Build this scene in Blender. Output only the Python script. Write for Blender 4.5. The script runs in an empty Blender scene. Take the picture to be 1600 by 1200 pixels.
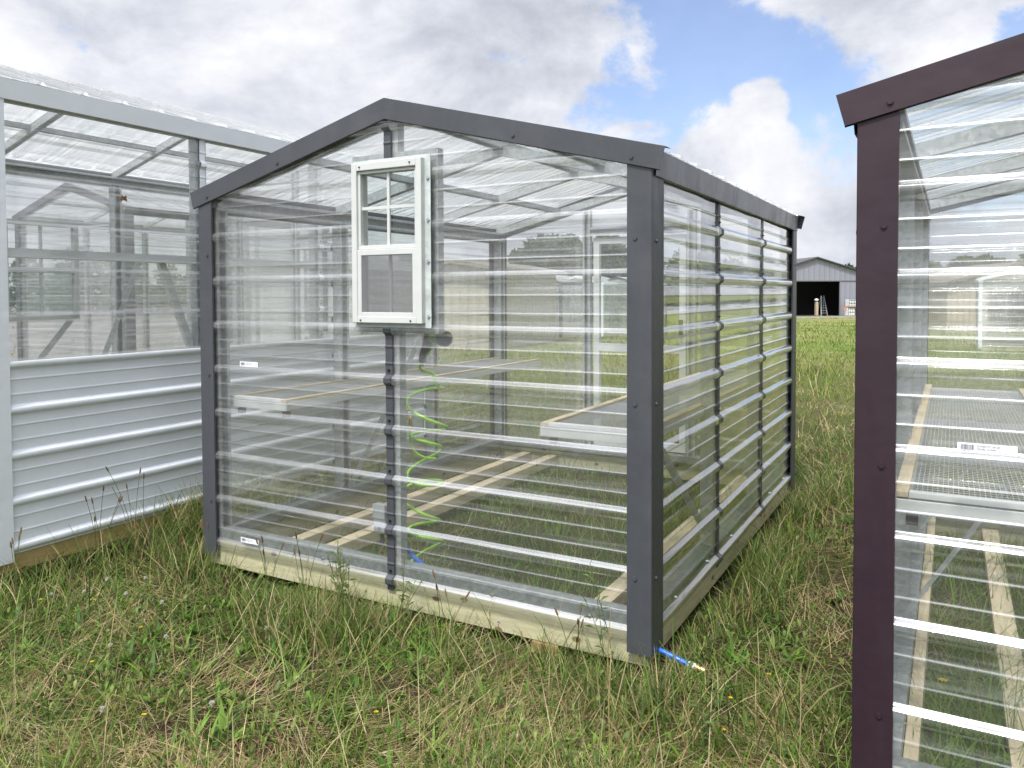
import bpy, bmesh, math, random
import numpy as np
from mathutils import Vector, Matrix
R=math.radians
rnd=random.Random(7); rng=np.random.default_rng(11)
sc=bpy.context.scene; col=sc.collection
# ------------------------------------------------------------------ camera
F_PX,CY,PITCH,ROLL,YAW=1222.55,495.8,.0301,-.0039,-.5124
CAM=Vector((.9943,-2.8101,1.3039))
fw=Vector((math.sin(YAW)*math.cos(PITCH),math.cos(YAW)*math.cos(PITCH),-math.sin(PITCH)))
rt=Vector((math.cos(YAW),-math.sin(YAW),0)); up=rt.cross(fw)
rt,up=math.cos(ROLL)*rt+math.sin(ROLL)*up,-math.sin(ROLL)*rt+math.cos(ROLL)*up
cd=bpy.data.cameras.new('camera'); cam=bpy.data.objects.new('camera',cd); col.objects.link(cam)
m=Matrix((rt,up,-fw)).transposed().to_4x4(); m.translation=CAM; cam.matrix_world=m
cd.sensor_width=36; cd.lens=F_PX/1600*36; cd.shift_y=-(600-CY)/1600
cd.clip_start=.05; cd.clip_end=3000; sc.camera=cam
def at(px,py,d): return CAM+d*(fw+rt*((px-800)/F_PX)-up*((py-CY)/F_PX))
# ------------------------------------------------------------------ sun, sky, exposure
SUN_EL,SUN_AZ=R(60),R(177)          # azimuth clockwise from +Y
sd=Vector((math.sin(SUN_AZ)*math.cos(SUN_EL),math.cos(SUN_AZ)*math.cos(SUN_EL),math.sin(SUN_EL)))
sl=bpy.data.lights.new('sun','SUN'); sl.energy=2.5; sl.angle=R(7); sl.color=(1,.95,.87)
so=bpy.data.objects.new('sun',sl); col.objects.link(so); so.rotation_euler=sd.to_track_quat('Z','Y').to_euler()
sc.view_settings.view_transform='Standard'; sc.view_settings.look='None'
sc.view_settings.exposure=.72; sc.view_settings.gamma=1
W_=bpy.data.worlds.new('World'); sc.world=W_; W_.use_nodes=True
nt=W_.node_tree; nt.nodes.clear()
class NT:
    def __init__(s,t): s.t=t
    def n(s,typ,ins=None,**kw):
        x=s.t.nodes.new(typ)
        for k,v in kw.items(): setattr(x,k,v)
        for k,v in (ins or {}).items():
            i=x.inputs[k]
            if isinstance(v,bpy.types.NodeSocket): s.t.links.new(v,i)
            elif isinstance(v,bpy.types.Node): s.t.links.new(v.outputs[0],i)
            else: i.default_value=v
        return x
    def math(s,op,a,b=0.,c=None,clamp=False):
        d={0:a,1:b}
        if c is not None: d[2]=c
        return s.n('ShaderNodeMath',d,operation=op,use_clamp=clamp).outputs[0]
    def mixc(s,f,a,b): 
        x=s.n('ShaderNodeMix',None,data_type='RGBA'); 
        for i,v in ((0,f),(6,a),(7,b)):
            if isinstance(v,bpy.types.NodeSocket): s.t.links.new(v,x.inputs[i])
            else: x.inputs[i].default_value=v if i==0 else (*v,1)[:4]
        return x.outputs[2]
    def ramp(s,f,stops):
        x=s.n('ShaderNodeValToRGB',{0:f}); e=x.color_ramp.elements
        while len(e)<len(stops): e.new(.5)
        for el,(p,c) in zip(e,stops):
            el.position=p; el.color=(*c,1) if not isinstance(c,(int,float)) else (c,c,c,1)
        return x.outputs[0]
    def noise(s,vec,scale,detail=4,rough=.55,dist=0.,out=0):
        return s.n('ShaderNodeTexNoise',{'Vector':vec,'Scale':scale,'Detail':detail,'Roughness':rough,'Distortion':dist}).outputs[out]
    def mapv(s,vec,scale,loc=(0,0,0)):
        return s.n('ShaderNodeMapping',{'Vector':vec,'Scale':scale,'Location':loc}).outputs[0]
N=NT(nt)
D=N.n('ShaderNodeTexCoord').outputs['Generated']
sky=N.n('ShaderNodeTexSky',sky_type='NISHITA',sun_disc=False,sun_elevation=SUN_EL,sun_rotation=SUN_AZ,dust_density=1.0,ozone_density=1.5)
bg=N.n('ShaderNodeBackground',{'Color':N.n('ShaderNodeMix',{0:1.,6:sky,7:(.93,.92,1.02,1)},data_type='RGBA',blend_type='MULTIPLY').outputs[2],'Strength':.125})
sep=N.n('ShaderNodeSeparateXYZ',{0:D})
zc=N.math('ADD',N.math('MAXIMUM',sep.outputs[2],0.),.22)
flat=N.n('ShaderNodeCombineXYZ',{0:N.math('DIVIDE',sep.outputs[0],zc),1:N.math('DIVIDE',sep.outputs[1],zc),2:N.math('MULTIPLY',sep.outputs[2],2.2)}).outputs[0]
big=N.noise(N.mapv(D,(1,1,1.9),(.3,.1,.7)),2.1,6,.55,.3)
pd=N.mapv(D,(1,1,1.25))
fine=N.noise(pd,9.,10,.62,.25)
mid=N.noise(pd,3.4,8,.6,.3)
def blob(d,c0,c1):
    v=Vector(d).normalized()
    dp=N.n('ShaderNodeVectorMath',{0:D,1:tuple(v)},operation='DOT_PRODUCT').outputs['Value']
    return N.n('ShaderNodeMapRange',{0:dp,1:math.cos(R(c1)),2:math.cos(R(c0)),3:0.,4:1.},interpolation_type='SMOOTHSTEP').outputs[0]
clear=N.math('MAXIMUM',blob((-.245,.925,.275),1,8),blob((-.11,.965,.215),1,8))
clear=N.math('MAXIMUM',clear,blob((-.03,.98,.20),1,6.5))
clear=N.math('MAXIMUM',clear,blob((.05,.98,.18),1,9))
clear=N.math('MAXIMUM',clear,N.math('MULTIPLY',blob((-.33,.90,.20),1,7),.8))
clear=N.math('MAXIMUM',clear,N.math('MULTIPLY',blob((-.30,.91,.31),1,8),.8))
clear=N.math('MAXIMUM',clear,N.math('MULTIPLY',blob((-.30,.92,.22),1,5),.75))
tower=N.math('MAXIMUM',blob((-.225,.958,.172),.4,4.8),blob((-.205,.955,.214),.0,2.9))
tower=N.math('MAXIMUM',tower,N.math('MULTIPLY',blob((-.055,.97,.30),1,6),.8))
dens=N.math('ADD',N.math('MULTIPLY',big,.5),N.math('MULTIPLY',fine,1.05))
dens=N.math('ADD',dens,-.02)
dens=N.math('SUBTRACT',dens,N.math('MULTIPLY',clear,.40))
dens=N.math('ADD',dens,N.math('MULTIPLY',tower,.37))
mask=N.n('ShaderNodeMapRange',{0:dens,1:.42,2:.60,3:0.,4:1.},interpolation_type='SMOOTHSTEP').outputs[0]
shade=N.noise(N.mapv(D,(1,1,1.5),(3.1,1.7,.3)),4.2,10,.60,.2)
lit=N.math('ADD',shade,N.math('MULTIPLY',tower,.05))
ccol=N.ramp(lit,[(.33,(.50,.53,.61)),(.44,(.66,.69,.77)),(.53,(.82,.84,.90)),(.62,(.97,.97,1.0))])
glow=N.math('ADD',N.math('MULTIPLY',blob(tuple(sd),2,52),3.0),1.)      # thin bright cloud veiling the sun
cbg=N.n('ShaderNodeBackground',{'Color':ccol,'Strength':N.math('MULTIPLY',glow,.64)})
horizon=N.n('ShaderNodeMapRange',{0:sep.outputs[2],1:0.,2:.14,3:.35,4:0.}).outputs[0]
mask=N.math('MAXIMUM',N.math('ADD',N.math('MULTIPLY',mask,.86),.14),horizon)
ms=N.n('ShaderNodeMixShader',{0:mask,1:bg.outputs[0],2:cbg.outputs[0]})
N.n('ShaderNodeOutputWorld',{0:ms.outputs[0]})
cy=sc.cycles
cy.max_bounces=14; cy.transparent_max_bounces=40; cy.diffuse_bounces=3; cy.glossy_bounces=4; cy.transmission_bounces=10
cy.use_denoising=True; cy.caustics_reflective=False; cy.caustics_refractive=False; cy.sample_clamp_indirect=4
# ------------------------------------------------------------------ helpers
def tag(o,label=None,cat=None,group=None,kind=None):
    if label: o['label']=label
    if cat: o['category']=cat
    if group: o['group']=group
    if kind: o['kind']=kind
    return o
def thing(name,label,cat,loc=(0,0,0),rz=0,group=None):
    o=bpy.data.objects.new(name,None); col.objects.link(o); o.location=loc; o.rotation_euler=(0,0,rz)
    o.empty_display_size=.1
    return tag(o,label,cat,group)
def copy_tree(o,parent=None):
    c=o.copy(); col.objects.link(c); c.parent=parent
    for ch in list(o.children): copy_tree(ch,c)
    return c
class MB:
    def __init__(s): s.v=[]; s.f=[]; s.m=[]
    def add(s,vs,fs,mi=0):
        b=len(s.v); s.v+= [tuple(v) for v in vs]; s.f+=[tuple(i+b for i in f) for f in fs]; s.m+=[mi]*len(fs); return s
    def box(s,x0,x1,y0,y1,z0,z1,mi=0):
        return s.add([(x,y,z) for z in (z0,z1) for y in (y0,y1) for x in (x0,x1)],
          [(0,2,3,1),(4,5,7,6),(0,1,5,4),(2,6,7,3),(0,4,6,2),(1,3,7,5)],mi)
    def beam(s,p,q,w,h,mi=0,upv=(0,0,1)):
        p=Vector(p);q=Vector(q);d=(q-p).normalized(); u=Vector(upv)
        if abs(d.dot(u))>.99: u=Vector((0,1,0))
        a=d.cross(u).normalized()*w/2; b=a.cross(d).normalized()*h/2
        vs=[e+i*a+j*b for e in (p,q) for i,j in ((-1,-1),(1,-1),(1,1),(-1,1))]
        return s.add(vs,[(0,1,2,3),(7,6,5,4),(0,4,5,1),(1,5,6,2),(2,6,7,3),(3,7,4,0)],mi)
    def tube(s,pts,r,n=8,mi=0,caps=True):
        pts=[Vector(p) for p in pts]; rs=r if isinstance(r,(list,tuple)) else [r]*len(pts)
        b=len(s.v); prev=None
        for i,p in enumerate(pts):
            d=(pts[min(i+1,len(pts)-1)]-pts[max(i-1,0)]).normalized()
            if prev is None:
                a=d.cross(Vector((0,0,1)) if abs(d.z)<.9 else Vector((1,0,0))).normalized()
            else: a=(prev-d*prev.dot(d)).normalized()
            prev=a; c=d.cross(a)
            for k in range(n):
                t=2*math.pi*k/n; s.v.append(tuple(p+(a*math.cos(t)+c*math.sin(t))*rs[i]))
        for i in range(len(pts)-1):
            for k in range(n):
                s.f.append((b+i*n+k,b+i*n+(k+1)%n,b+(i+1)*n+(k+1)%n,b+(i+1)*n+k)); s.m.append(mi)
        if caps:
            s.f.append(tuple(b+k for k in range(n))[::-1]); s.f.append(tuple(b+(len(pts)-1)*n+k for k in range(n))); s.m+=[mi,mi]
        return s
    def ball(s,c,r,mi=0,n=10,m_=6,sq=(1,1,1)):
        b=len(s.v)
        for i in range(m_+1):
            ph=math.pi*i/m_
            for k in range(n):
                t=2*math.pi*k/n
                s.v.append((c[0]+r*sq[0]*math.sin(ph)*math.cos(t),c[1]+r*sq[1]*math.sin(ph)*math.sin(t),c[2]+r*sq[2]*math.cos(ph)))
        for i in range(m_):
            for k in range(n):
                s.f.append((b+i*n+k,b+(i+1)*n+k,b+(i+1)*n+(k+1)%n,b+i*n+(k+1)%n)); s.m.append(mi)
        return s
    def grid(s,rows,mi=0):
        b=len(s.v); n=len(rows[0])
        for r in rows: s.v+=[tuple(p) for p in r]
        for i in range(len(rows)-1):
            for k in range(n-1):
                s.f.append((b+i*n+k,b+i*n+k+1,b+(i+1)*n+k+1,b+(i+1)*n+k)); s.m.append(mi)
        return s
    def build(s,name,mats,parent=None,smooth=False,bevel=0,label=None):
        me=bpy.data.meshes.new(name); me.from_pydata(s.v,[],s.f)
        for mm in (mats if isinstance(mats,(list,tuple)) else [mats]): me.materials.append(mm)
        me.polygons.foreach_set('material_index',s.m)
        if smooth: me.polygons.foreach_set('use_smooth',[True]*len(s.f))
        me.update()
        o=bpy.data.objects.new(name,me); col.objects.link(o); o.parent=parent
        if bevel:
            bv=o.modifiers.new('bevel','BEVEL'); bv.width=bevel; bv.segments=2; bv.limit_method='ANGLE'
        if label: o['label']=label
        return o
# ------------------------------------------------------------------ materials
def mat(name):
    m_=bpy.data.materials.new(name); m_.use_nodes=True; m_.node_tree.nodes.clear(); return m_,NT(m_.node_tree)
def out(n,sh): n.n('ShaderNodeOutputMaterial',{0:sh})
def simple(name,c,rough=.5,metal=0.,var=.12,scale=6,bump=0.,spec=.5,stretch=(1,1,1),bscale=40):
    m_,n=mat(name); tc=n.n('ShaderNodeTexCoord').outputs['Object']; v=n.mapv(tc,stretch)
    no=n.noise(v,scale,5,.6)
    c0=tuple(x*(1-var) for x in c); c1=tuple(min(1,x*(1+var)) for x in c)
    cc=n.ramp(no,[(.3,c0),(.7,c1)])
    ins={'Base Color':cc,'Roughness':n.n('ShaderNodeMapRange',{0:n.noise(v,scale*3,3),3:max(.02,rough-.1),4:min(1,rough+.1)}).outputs[0],'Metallic':metal,'Specular IOR Level':spec}
    if bump: ins['Normal']=n.n('ShaderNodeBump',{'Strength':bump,'Distance':.01,'Height':n.noise(v,bscale,5,.6)}).outputs[0]
    out(n,n.n('ShaderNodeBsdfPrincipled',ins).outputs[0]); return m_
def painted(name,c,rough=.38,dirt=.18,wave=.3):
    m_,n=mat(name); tc=n.n('ShaderNodeTexCoord').outputs['Object']
    d=n.ramp(n.noise(n.mapv(tc,(3,3,.9)),3,8,.65),[(.45,0.),(.8,1.)])
    sp=n.ramp(n.noise(tc,90,3,.6),[(.62,0.),(.72,1.)])
    cc=n.mixc(n.math('MULTIPLY',d,dirt),c,tuple(x*.55+.09 for x in c))
    cc=n.mixc(n.math('MULTIPLY',sp,dirt*.6),cc,(.25,.22,.17))
    bmp=n.n('ShaderNodeBump',{'Strength':wave,'Distance':.02,'Height':n.noise(n.mapv(tc,(2,2,2)),2.5,3,.5)}).outputs[0]
    rr=n.math('ADD',n.math('MULTIPLY',d,.22),rough)
    out(n,n.n('ShaderNodeBsdfPrincipled',{'Base Color':cc,'Roughness':rr,'Normal':bmp,'Coat Weight':.06,'Coat Roughness':.3}).outputs[0]); return m_
CHAR=painted('charcoal_paint',(.056,.061,.071)); CHAR_SHEEN=painted('charcoal_paint_sky_sheen',(.10,.105,.12),.28)  # second charcoal for the eave trim, lightened to imitate reflected sky
MAR=painted('burgundy_paint',(.021,.007,.015),.55,.04); WHITE=painted('white_paint',(.79,.83,.88),.42,.10)
DARKMETAL=simple('dark_screw_metal',(.03,.03,.035),.4,.5); ZINC=simple('zinc_screw_metal',(.55,.57,.62),.3,.9,.1,30)
def galv(nm='galvanised_steel',c0=(.31,.34,.345),c1=(.53,.56,.57)):
    m_,n=mat(nm); tc=n.n('ShaderNodeTexCoord').outputs['Object']
    vo=n.n('ShaderNodeTexVoronoi',{'Vector':tc,'Scale':55.}).outputs['Color']
    bw=n.n('ShaderNodeRGBToBW',{0:vo}).outputs[0]
    f=n.math('ADD',n.math('MULTIPLY',bw,.45),n.math('MULTIPLY',n.noise(n.mapv(tc,(2,2,6)),4,6,.65),.6))
    cc=n.ramp(f,[(.25,c0),(.75,c1)])
    out(n,n.n('ShaderNodeBsdfPrincipled',{'Base Color':cc,'Roughness':.46,'Metallic':.25}).outputs[0]); return m_
GALV=galv(); TRACK=galv('dull_galvanised_track',(.17,.19,.19),(.31,.34,.34))
ALU=simple('white_aluminium',(.74,.77,.77),.4,.1,.06,10)
VINYL=simple('pale_vinyl',(.56,.58,.57),.38,0,.05,8)
BLACKP=simple('black_plastic',(.02,.02,.022),.4); GREENP=simple('green_plastic',(.10,.28,.03),.35)
BRASS=simple('brass',(.62,.47,.22),.35,.8,.15,30); GREYP=simple('grey_plastic_box',(.33,.35,.37),.5)
def hosem(name,c):
    m_,n=mat(name); tc=n.n('ShaderNodeTexCoord').outputs['Object']
    cc=n.mixc(n.noise(tc,25,4),tuple(x*.75 for x in c),c)
    out(n,n.n('ShaderNodeBsdfPrincipled',{'Base Color':cc,'Roughness':.3,'Subsurface Weight':.15,'Subsurface Radius':(.02,.02,.02),'Coat Weight':.3}).outputs[0]); return m_
GHOSE=hosem('green_hose',(.42,.80,.07)); BHOSE=hosem('blue_hose',(.012,.17,.75))
def woodm(name,c,axis,dark=1.,knots=True):
    m_,n=mat(name); tc=n.n('ShaderNodeTexCoord').outputs['Object']
    st={'x':(1.2,14,14),'y':(14,1.2,14),'z':(14,14,1.2)}[axis]
    v=n.mapv(tc,st)
    warp=n.noise(n.mapv(tc,tuple(.25*q for q in st)),2,3,.5)
    g=n.noise(n.n('ShaderNodeVectorMath',{0:v,1:n.n('ShaderNodeCombineXYZ',{0:n.math('MULTIPLY',warp,2.),1:n.math('MULTIPLY',warp,3.),2:n.math('MULTIPLY',warp,3.)}).outputs[0]},operation='ADD').outputs[0],1.6,6,.6)
    ring=n.math('ABSOLUTE',n.math('SINE',n.math('MULTIPLY',g,17.)))
    a=tuple(x*.76 for x in c)
    cc=n.mixc(n.math('MULTIPLY',n.math('POWER',ring,2.),.75),c,a)
    cc=n.mixc(n.math('MULTIPLY',n.ramp(n.noise(tc,5,5,.6),[(.42,0.),(.7,1.)]),.35),cc,(c[0]*.72,c[1]*.82,c[2]*.62))
    if knots:
        spx=n.n('ShaderNodeSeparateXYZ',{0:tc}); al={'x':0,'y':1,'z':2}[axis]; ac=2 if axis!='z' else 0
        kv=n.n('ShaderNodeCombineXYZ',{0:n.math('MULTIPLY',spx.outputs[al],3.4),1:n.math('MULTIPLY',spx.outputs[ac],6.)}).outputs[0]
        vo=n.n('ShaderNodeTexVoronoi',{'Vector':kv,'Scale':1.},voronoi_dimensions='2D').outputs['Distance']
        vm=n.ramp(vo,[(.05,1.),(.085,0.)])
        cc=n.mixc(n.math('MULTIPLY',vm,.85),cc,(.09,.035,.015))
    bmp=n.n('ShaderNodeBump',{'Strength':.25,'Distance':.004,'Height':g}).outputs[0]
    out(n,n.n('ShaderNodeBsdfPrincipled',{'Base Color':cc,'Roughness':.72,'Normal':bmp}).outputs[0]); return m_
WX=woodm('pine_board_across',(.52,.49,.32),'x'); WY=woodm('pine_board_lengthwise',(.66,.60,.37),'y')  # lengthwise pine coloured lighter to offset the shade on the side boards
WB=woodm('treated_brown_board',(.50,.37,.16),'y'); WLY=woodm('bare_pine_strip',(.64,.54,.38),'y',1,False); WLX=woodm('bare_pine_cross_strip',(.60,.56,.40),'x',1,False)
def poly(name,axis,milk_haze=.045,refr=.22,ribw=.3,dif=.75,bstr=.28):
    m_,n=mat(name); tc=n.n('ShaderNodeTexCoord').outputs['Object']
    st={'x':(.55,3,42),'y':(3,.55,42),'roof':(.7,42,1.)}[axis]
    v=n.mapv(tc,st)
    st2={'x':(1.6,2,9),'y':(2,1.6,9),'roof':(1.4,9,2.)}[axis]
    h=n.noise(v,1.,4,.6); h2=n.noise(n.mapv(tc,st2),1.,3,.5)
    hh=n.math('ADD',n.math('MULTIPLY',h,.35),h2)
    bm=n.n('ShaderNodeBump',{'Strength':bstr,'Distance':.012,'Height':hh}).outputs[0]
    bm2=n.n('ShaderNodeBump',{'Strength':.6,'Distance':.008,'Height':h}).outputs[0]
    bf_=n.n('ShaderNodeNewGeometry').outputs['Backfacing']
    ior=n.n('ShaderNodeMapRange',{0:bf_,3:1.58,4:1/1.58}).outputs[0]; ior2=n.n('ShaderNodeMapRange',{0:bf_,3:1.11,4:1/1.11}).outputs[0]   # thin sheet: same from both sides
    fr=n.n('ShaderNodeFresnel',{'IOR':ior,'Normal':bm}).outputs[0]
    fr=n.math('MINIMUM',n.math('MULTIPLY',fr,1.85),.8)
    gl=n.n('ShaderNodeBsdfGlossy',{'Color':(1,1,1,1),'Roughness':.07,'Normal':bm})
    tr=n.n('ShaderNodeBsdfTransparent',{'Color':(.965,.975,.968,1)})
    rf=n.n('ShaderNodeBsdfRefraction',{'Color':(.945,.955,.95,1),'Roughness':.02,'IOR':ior2,'Normal':bm2})
    t=n.n('ShaderNodeMixShader',{0:refr,1:tr.outputs[0],2:rf.outputs[0]})
    di=n.n('ShaderNodeBsdfDiffuse',{'Color':(.96,.97,.98,1)}); tl=n.n('ShaderNodeBsdfTranslucent',{'Color':(.97,.98,.98,1)})
    dd=n.n('ShaderNodeMixShader',{0:dif,1:di.outputs[0],2:tl.outputs[0]})
    scr=n.ramp(n.noise(n.mapv(tc,{'x':(.8,2,26),'y':(2,.8,26),'roof':(.8,26,2)}[axis]),1.,7,.72),[(.50,0.),(.78,1.)])
    scuff=n.ramp(n.noise(tc,7,8,.75),[(.58,0.),(.78,1.)])
    mf=n.math('ADD',n.math('ADD',n.math('MULTIPLY',scr,milk_haze*2.6),milk_haze*.6),n.math('MULTIPLY',scuff,milk_haze*1.2))  # milky streaks and scuffs, whitened further to imitate reflected sky haze
    nn=n.n('ShaderNodeSeparateXYZ',{0:n.n('ShaderNodeVectorTransform',{0:n.n('ShaderNodeNewGeometry').outputs['Normal']},vector_type='NORMAL',convert_from='WORLD',convert_to='OBJECT').outputs[0]})
    tilt=n.math('ABSOLUTE',nn.outputs[1 if axis=='roof' else 2])
    bend=n.n('ShaderNodeMapRange',{0:tilt,1:.22,2:.60,3:0.,4:1.},interpolation_type='SMOOTHSTEP').outputs[0]  # tilted rib faces turn whiter, a painted highlight for light caught in bends
    bend=n.math('MULTIPLY',bend,n.math('ADD',n.math('MULTIPLY',n.noise(n.mapv(tc,{'x':(2.5,3,60),'y':(3,2.5,60),'roof':(2.5,60,3)}[axis]),1.,4,.6),2.1),-.15),clamp=True)
    a=n.n('ShaderNodeMixShader',{0:mf,1:t.outputs[0],2:dd.outputs[0]})
    glb=n.n('ShaderNodeBsdfGlossy',{'Color':(.80,.81,.84,1),'Roughness':.25,'Normal':bm2})
    edge=n.n('ShaderNodeMixShader',{0:.45,1:glb.outputs[0],2:dd.outputs[0]})
    b0=n.n('ShaderNodeMixShader',{0:fr,1:a.outputs[0],2:gl.outputs[0]})
    b=n.n('ShaderNodeMixShader',{0:n.math('MULTIPLY',bend,ribw),1:b0.outputs[0],2:edge.outputs[0]})
    out(n,b.outputs[0]); return m_
PX=poly('clear_corrugated_sheet_x','x',.095,.17,.27,.42,.19); PY=poly('clear_corrugated_sheet_y','y',.05,.12,.42,.7,.22); PR=poly('clear_roof_sheet','roof',.19,.0,.20,.9,.2)
def glass(name,refl=1.4,tint=(.93,.96,.95)):
    m_,n=mat(name)
    fr=n.math('MULTIPLY',n.n('ShaderNodeFresnel',{'IOR':n.n('ShaderNodeMapRange',{0:n.n('ShaderNodeNewGeometry').outputs['Backfacing'],3:1.5,4:1/1.5}).outputs[0]}).outputs[0],refl,clamp=True)
    a=n.n('ShaderNodeMixShader',{0:fr,1:n.n('ShaderNodeBsdfTransparent',{'Color':(*tint,1)}).outputs[0],2:n.n('ShaderNodeBsdfGlossy',{'Roughness':.02}).outputs[0]})
    out(n,a.outputs[0]); return m_
GLASS=glass('window_glass'); FLANGE=simple('milky_flange',(.50,.55,.54),.4,0,.2,20)
def screenm():
    m_,n=mat('insect_screen')
    a=n.n('ShaderNodeMixShader',{0:.36,1:n.n('ShaderNodeBsdfTransparent').outputs[0],2:n.n('ShaderNodeBsdfDiffuse',{'Color':(.22,.22,.235,1)}).outputs[0]})
    out(n,a.outputs[0]); return m_
SCREEN=screenm()
STK=simple('sticker_paper',(.80,.83,.86),.45,0,.02); INK=simple('sticker_ink',(.10,.10,.14),.6,0,.02)
# ------------------------------------------------------------------ corrugated sheets
S=.2286
def prof(z,phase=0.):
    t=((z-phase)/S)%1.0*S
    a=min(t,S-t)
    if a<.011: return .019
    if a<.026: return .019*(.026-a)/.015
    for c in (S/3,2*S/3):
        b=abs(t-c)
        if b<.009: return .0033*(.5+.5*math.cos(math.pi*b/.009))
    return 0.
def vsamples(v0,v1,phase=0.,extra=()):
    pts={v0,v1,*[e for e in extra if v0<e<v1]}
    k0=int(math.floor((v0-phase)/S))-1
    for k in range(k0,int((v1-phase)/S)+2):
        b=phase+k*S
        for o in (-.029,-.026,-.023,-.018,-.012,-.010,.010,.012,.018,.023,.026,.029): pts.add(b+o)
        for c in (S/3,2*S/3):
            for o in (-.009,-.0065,-.0045,-.002,0,.002,.0045,.0065,.009): pts.add(b+c+o)
        pts.add(b+S/2)
    r=sorted(p for p in pts if v0<=p<=v1); res=[r[0]]
    for p in r[1:]:
        if p-res[-1]>.0012 or p==v1: res.append(p)
    return res
def wav(u,v,amp,seed):
    return amp*(math.sin(u*5.1+seed+v*1.3)*math.sin(v*4.3+seed*2)+.6*math.sin(u*9.7+v*7.1+seed*3)+.35*math.sin(u*17+v*3.1-seed))
def wall_sheet(mb,place,v0,v1,ulo,uhi,amp,seed,nu=10,extra=(),phase=0.):
    rows=[]
    for v in vsamples(v0,v1,phase,extra):
        a,b=ulo(v),uhi(v)
        if b-a<.003: b=a+.003
        rows.append([place(a+(b-a)*i/nu,prof(v,phase)+wav(a+(b-a)*i/nu,v,amp,seed),v) for i in range(nu+1)])
    mb.grid(rows)
def screw(p,axis,parent,m_,r=.0075):
    d=Vector(axis); mb=MB(); p=Vector(p)
    mb.tube([p-d*.002,p+d*.0015],r*1.45,10); mb.tube([p+d*.0015,p+d*.006],r,6)
    return mb.build('screw',m_,parent)
def cchan(mb,p,q,w,h,open_dir):   # lipped galvanised channel
    p=Vector(p);q=Vector(q); d=(q-p).normalized(); o=Vector(open_dir).normalized(); a=d.cross(o).normalized(); t=.0025
    mb.beam(p-o*h/2,q-o*h/2,w,t,upv=o)
    for s_ in (-1,1):
        mb.beam(p+a*s_*(w/2-t/2),q+a*s_*(w/2-t/2),t,h,upv=o)
        mb.beam(p+o*h/2+a*s_*(w/2-.009),q+o*h/2+a*s_*(w/2-.009),.017,t,upv=o)
def channel(name,p,q,w,h,o,parent,m_=None):
    mb=MB(); cchan(mb,p,q,w,h,o); return mb.build(name,m_ or GALV,parent)
def text_mesh(txt,size):
    cu=bpy.data.curves.new('t','FONT'); cu.body=txt; cu.size=size; cu.resolution_u=2
    o=bpy.data.objects.new('t',cu); col.objects.link(o); bpy.context.view_layer.update()
    me=bpy.data.meshes.new_from_object(o.evaluated_get(bpy.context.evaluated_depsgraph_get()))
    vs=[tuple(v.co) for v in me.vertices]; fs=[tuple(p.vertices) for p in me.polygons]
    bpy.data.objects.remove(o); bpy.data.curves.remove(cu); bpy.data.meshes.remove(me); return vs,fs
def sticker(parent,x,y,z,w=.128,h=.025,tilt=0.):   # lower-left corner, faces -y
    mb=MB(); mb.box(0,w,0,.0006,0,h)
    r2=random.Random(3); cx=.007; e=-.0005
    while cx<.036:
        bw=r2.choice([.0005,.0009,.0014]); 
        mb.add([(cx,e,h*.30),(cx+bw,e,h*.30),(cx+bw,e,h*.83),(cx,e,h*.83)],[(0,1,2,3)],1); cx+=bw+r2.choice([.0005,.0008,.0013])
    for txt,px,pz,s_ in (('SUNSKY9" 38"x8\'',.042,h*.62,.0068),('PANEL CLEAR',.042,h*.34,.0068),('10562 175 08',.088,h*.10,.0036),('0 48231 09217 4',.010,h*.12,.0036)):
        if s_<.004: txt='0421 175 08' if px>.05 else '048231 09217'
        vs,fs=text_mesh(txt,s_); mb.add([(px+a,e,pz+b) for a,b,c in vs],fs,1)
    o=mb.build('sticker',[STK,INK],parent); o.location=(x,y,z); o.rotation_euler=(0,tilt,0); return o
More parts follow.
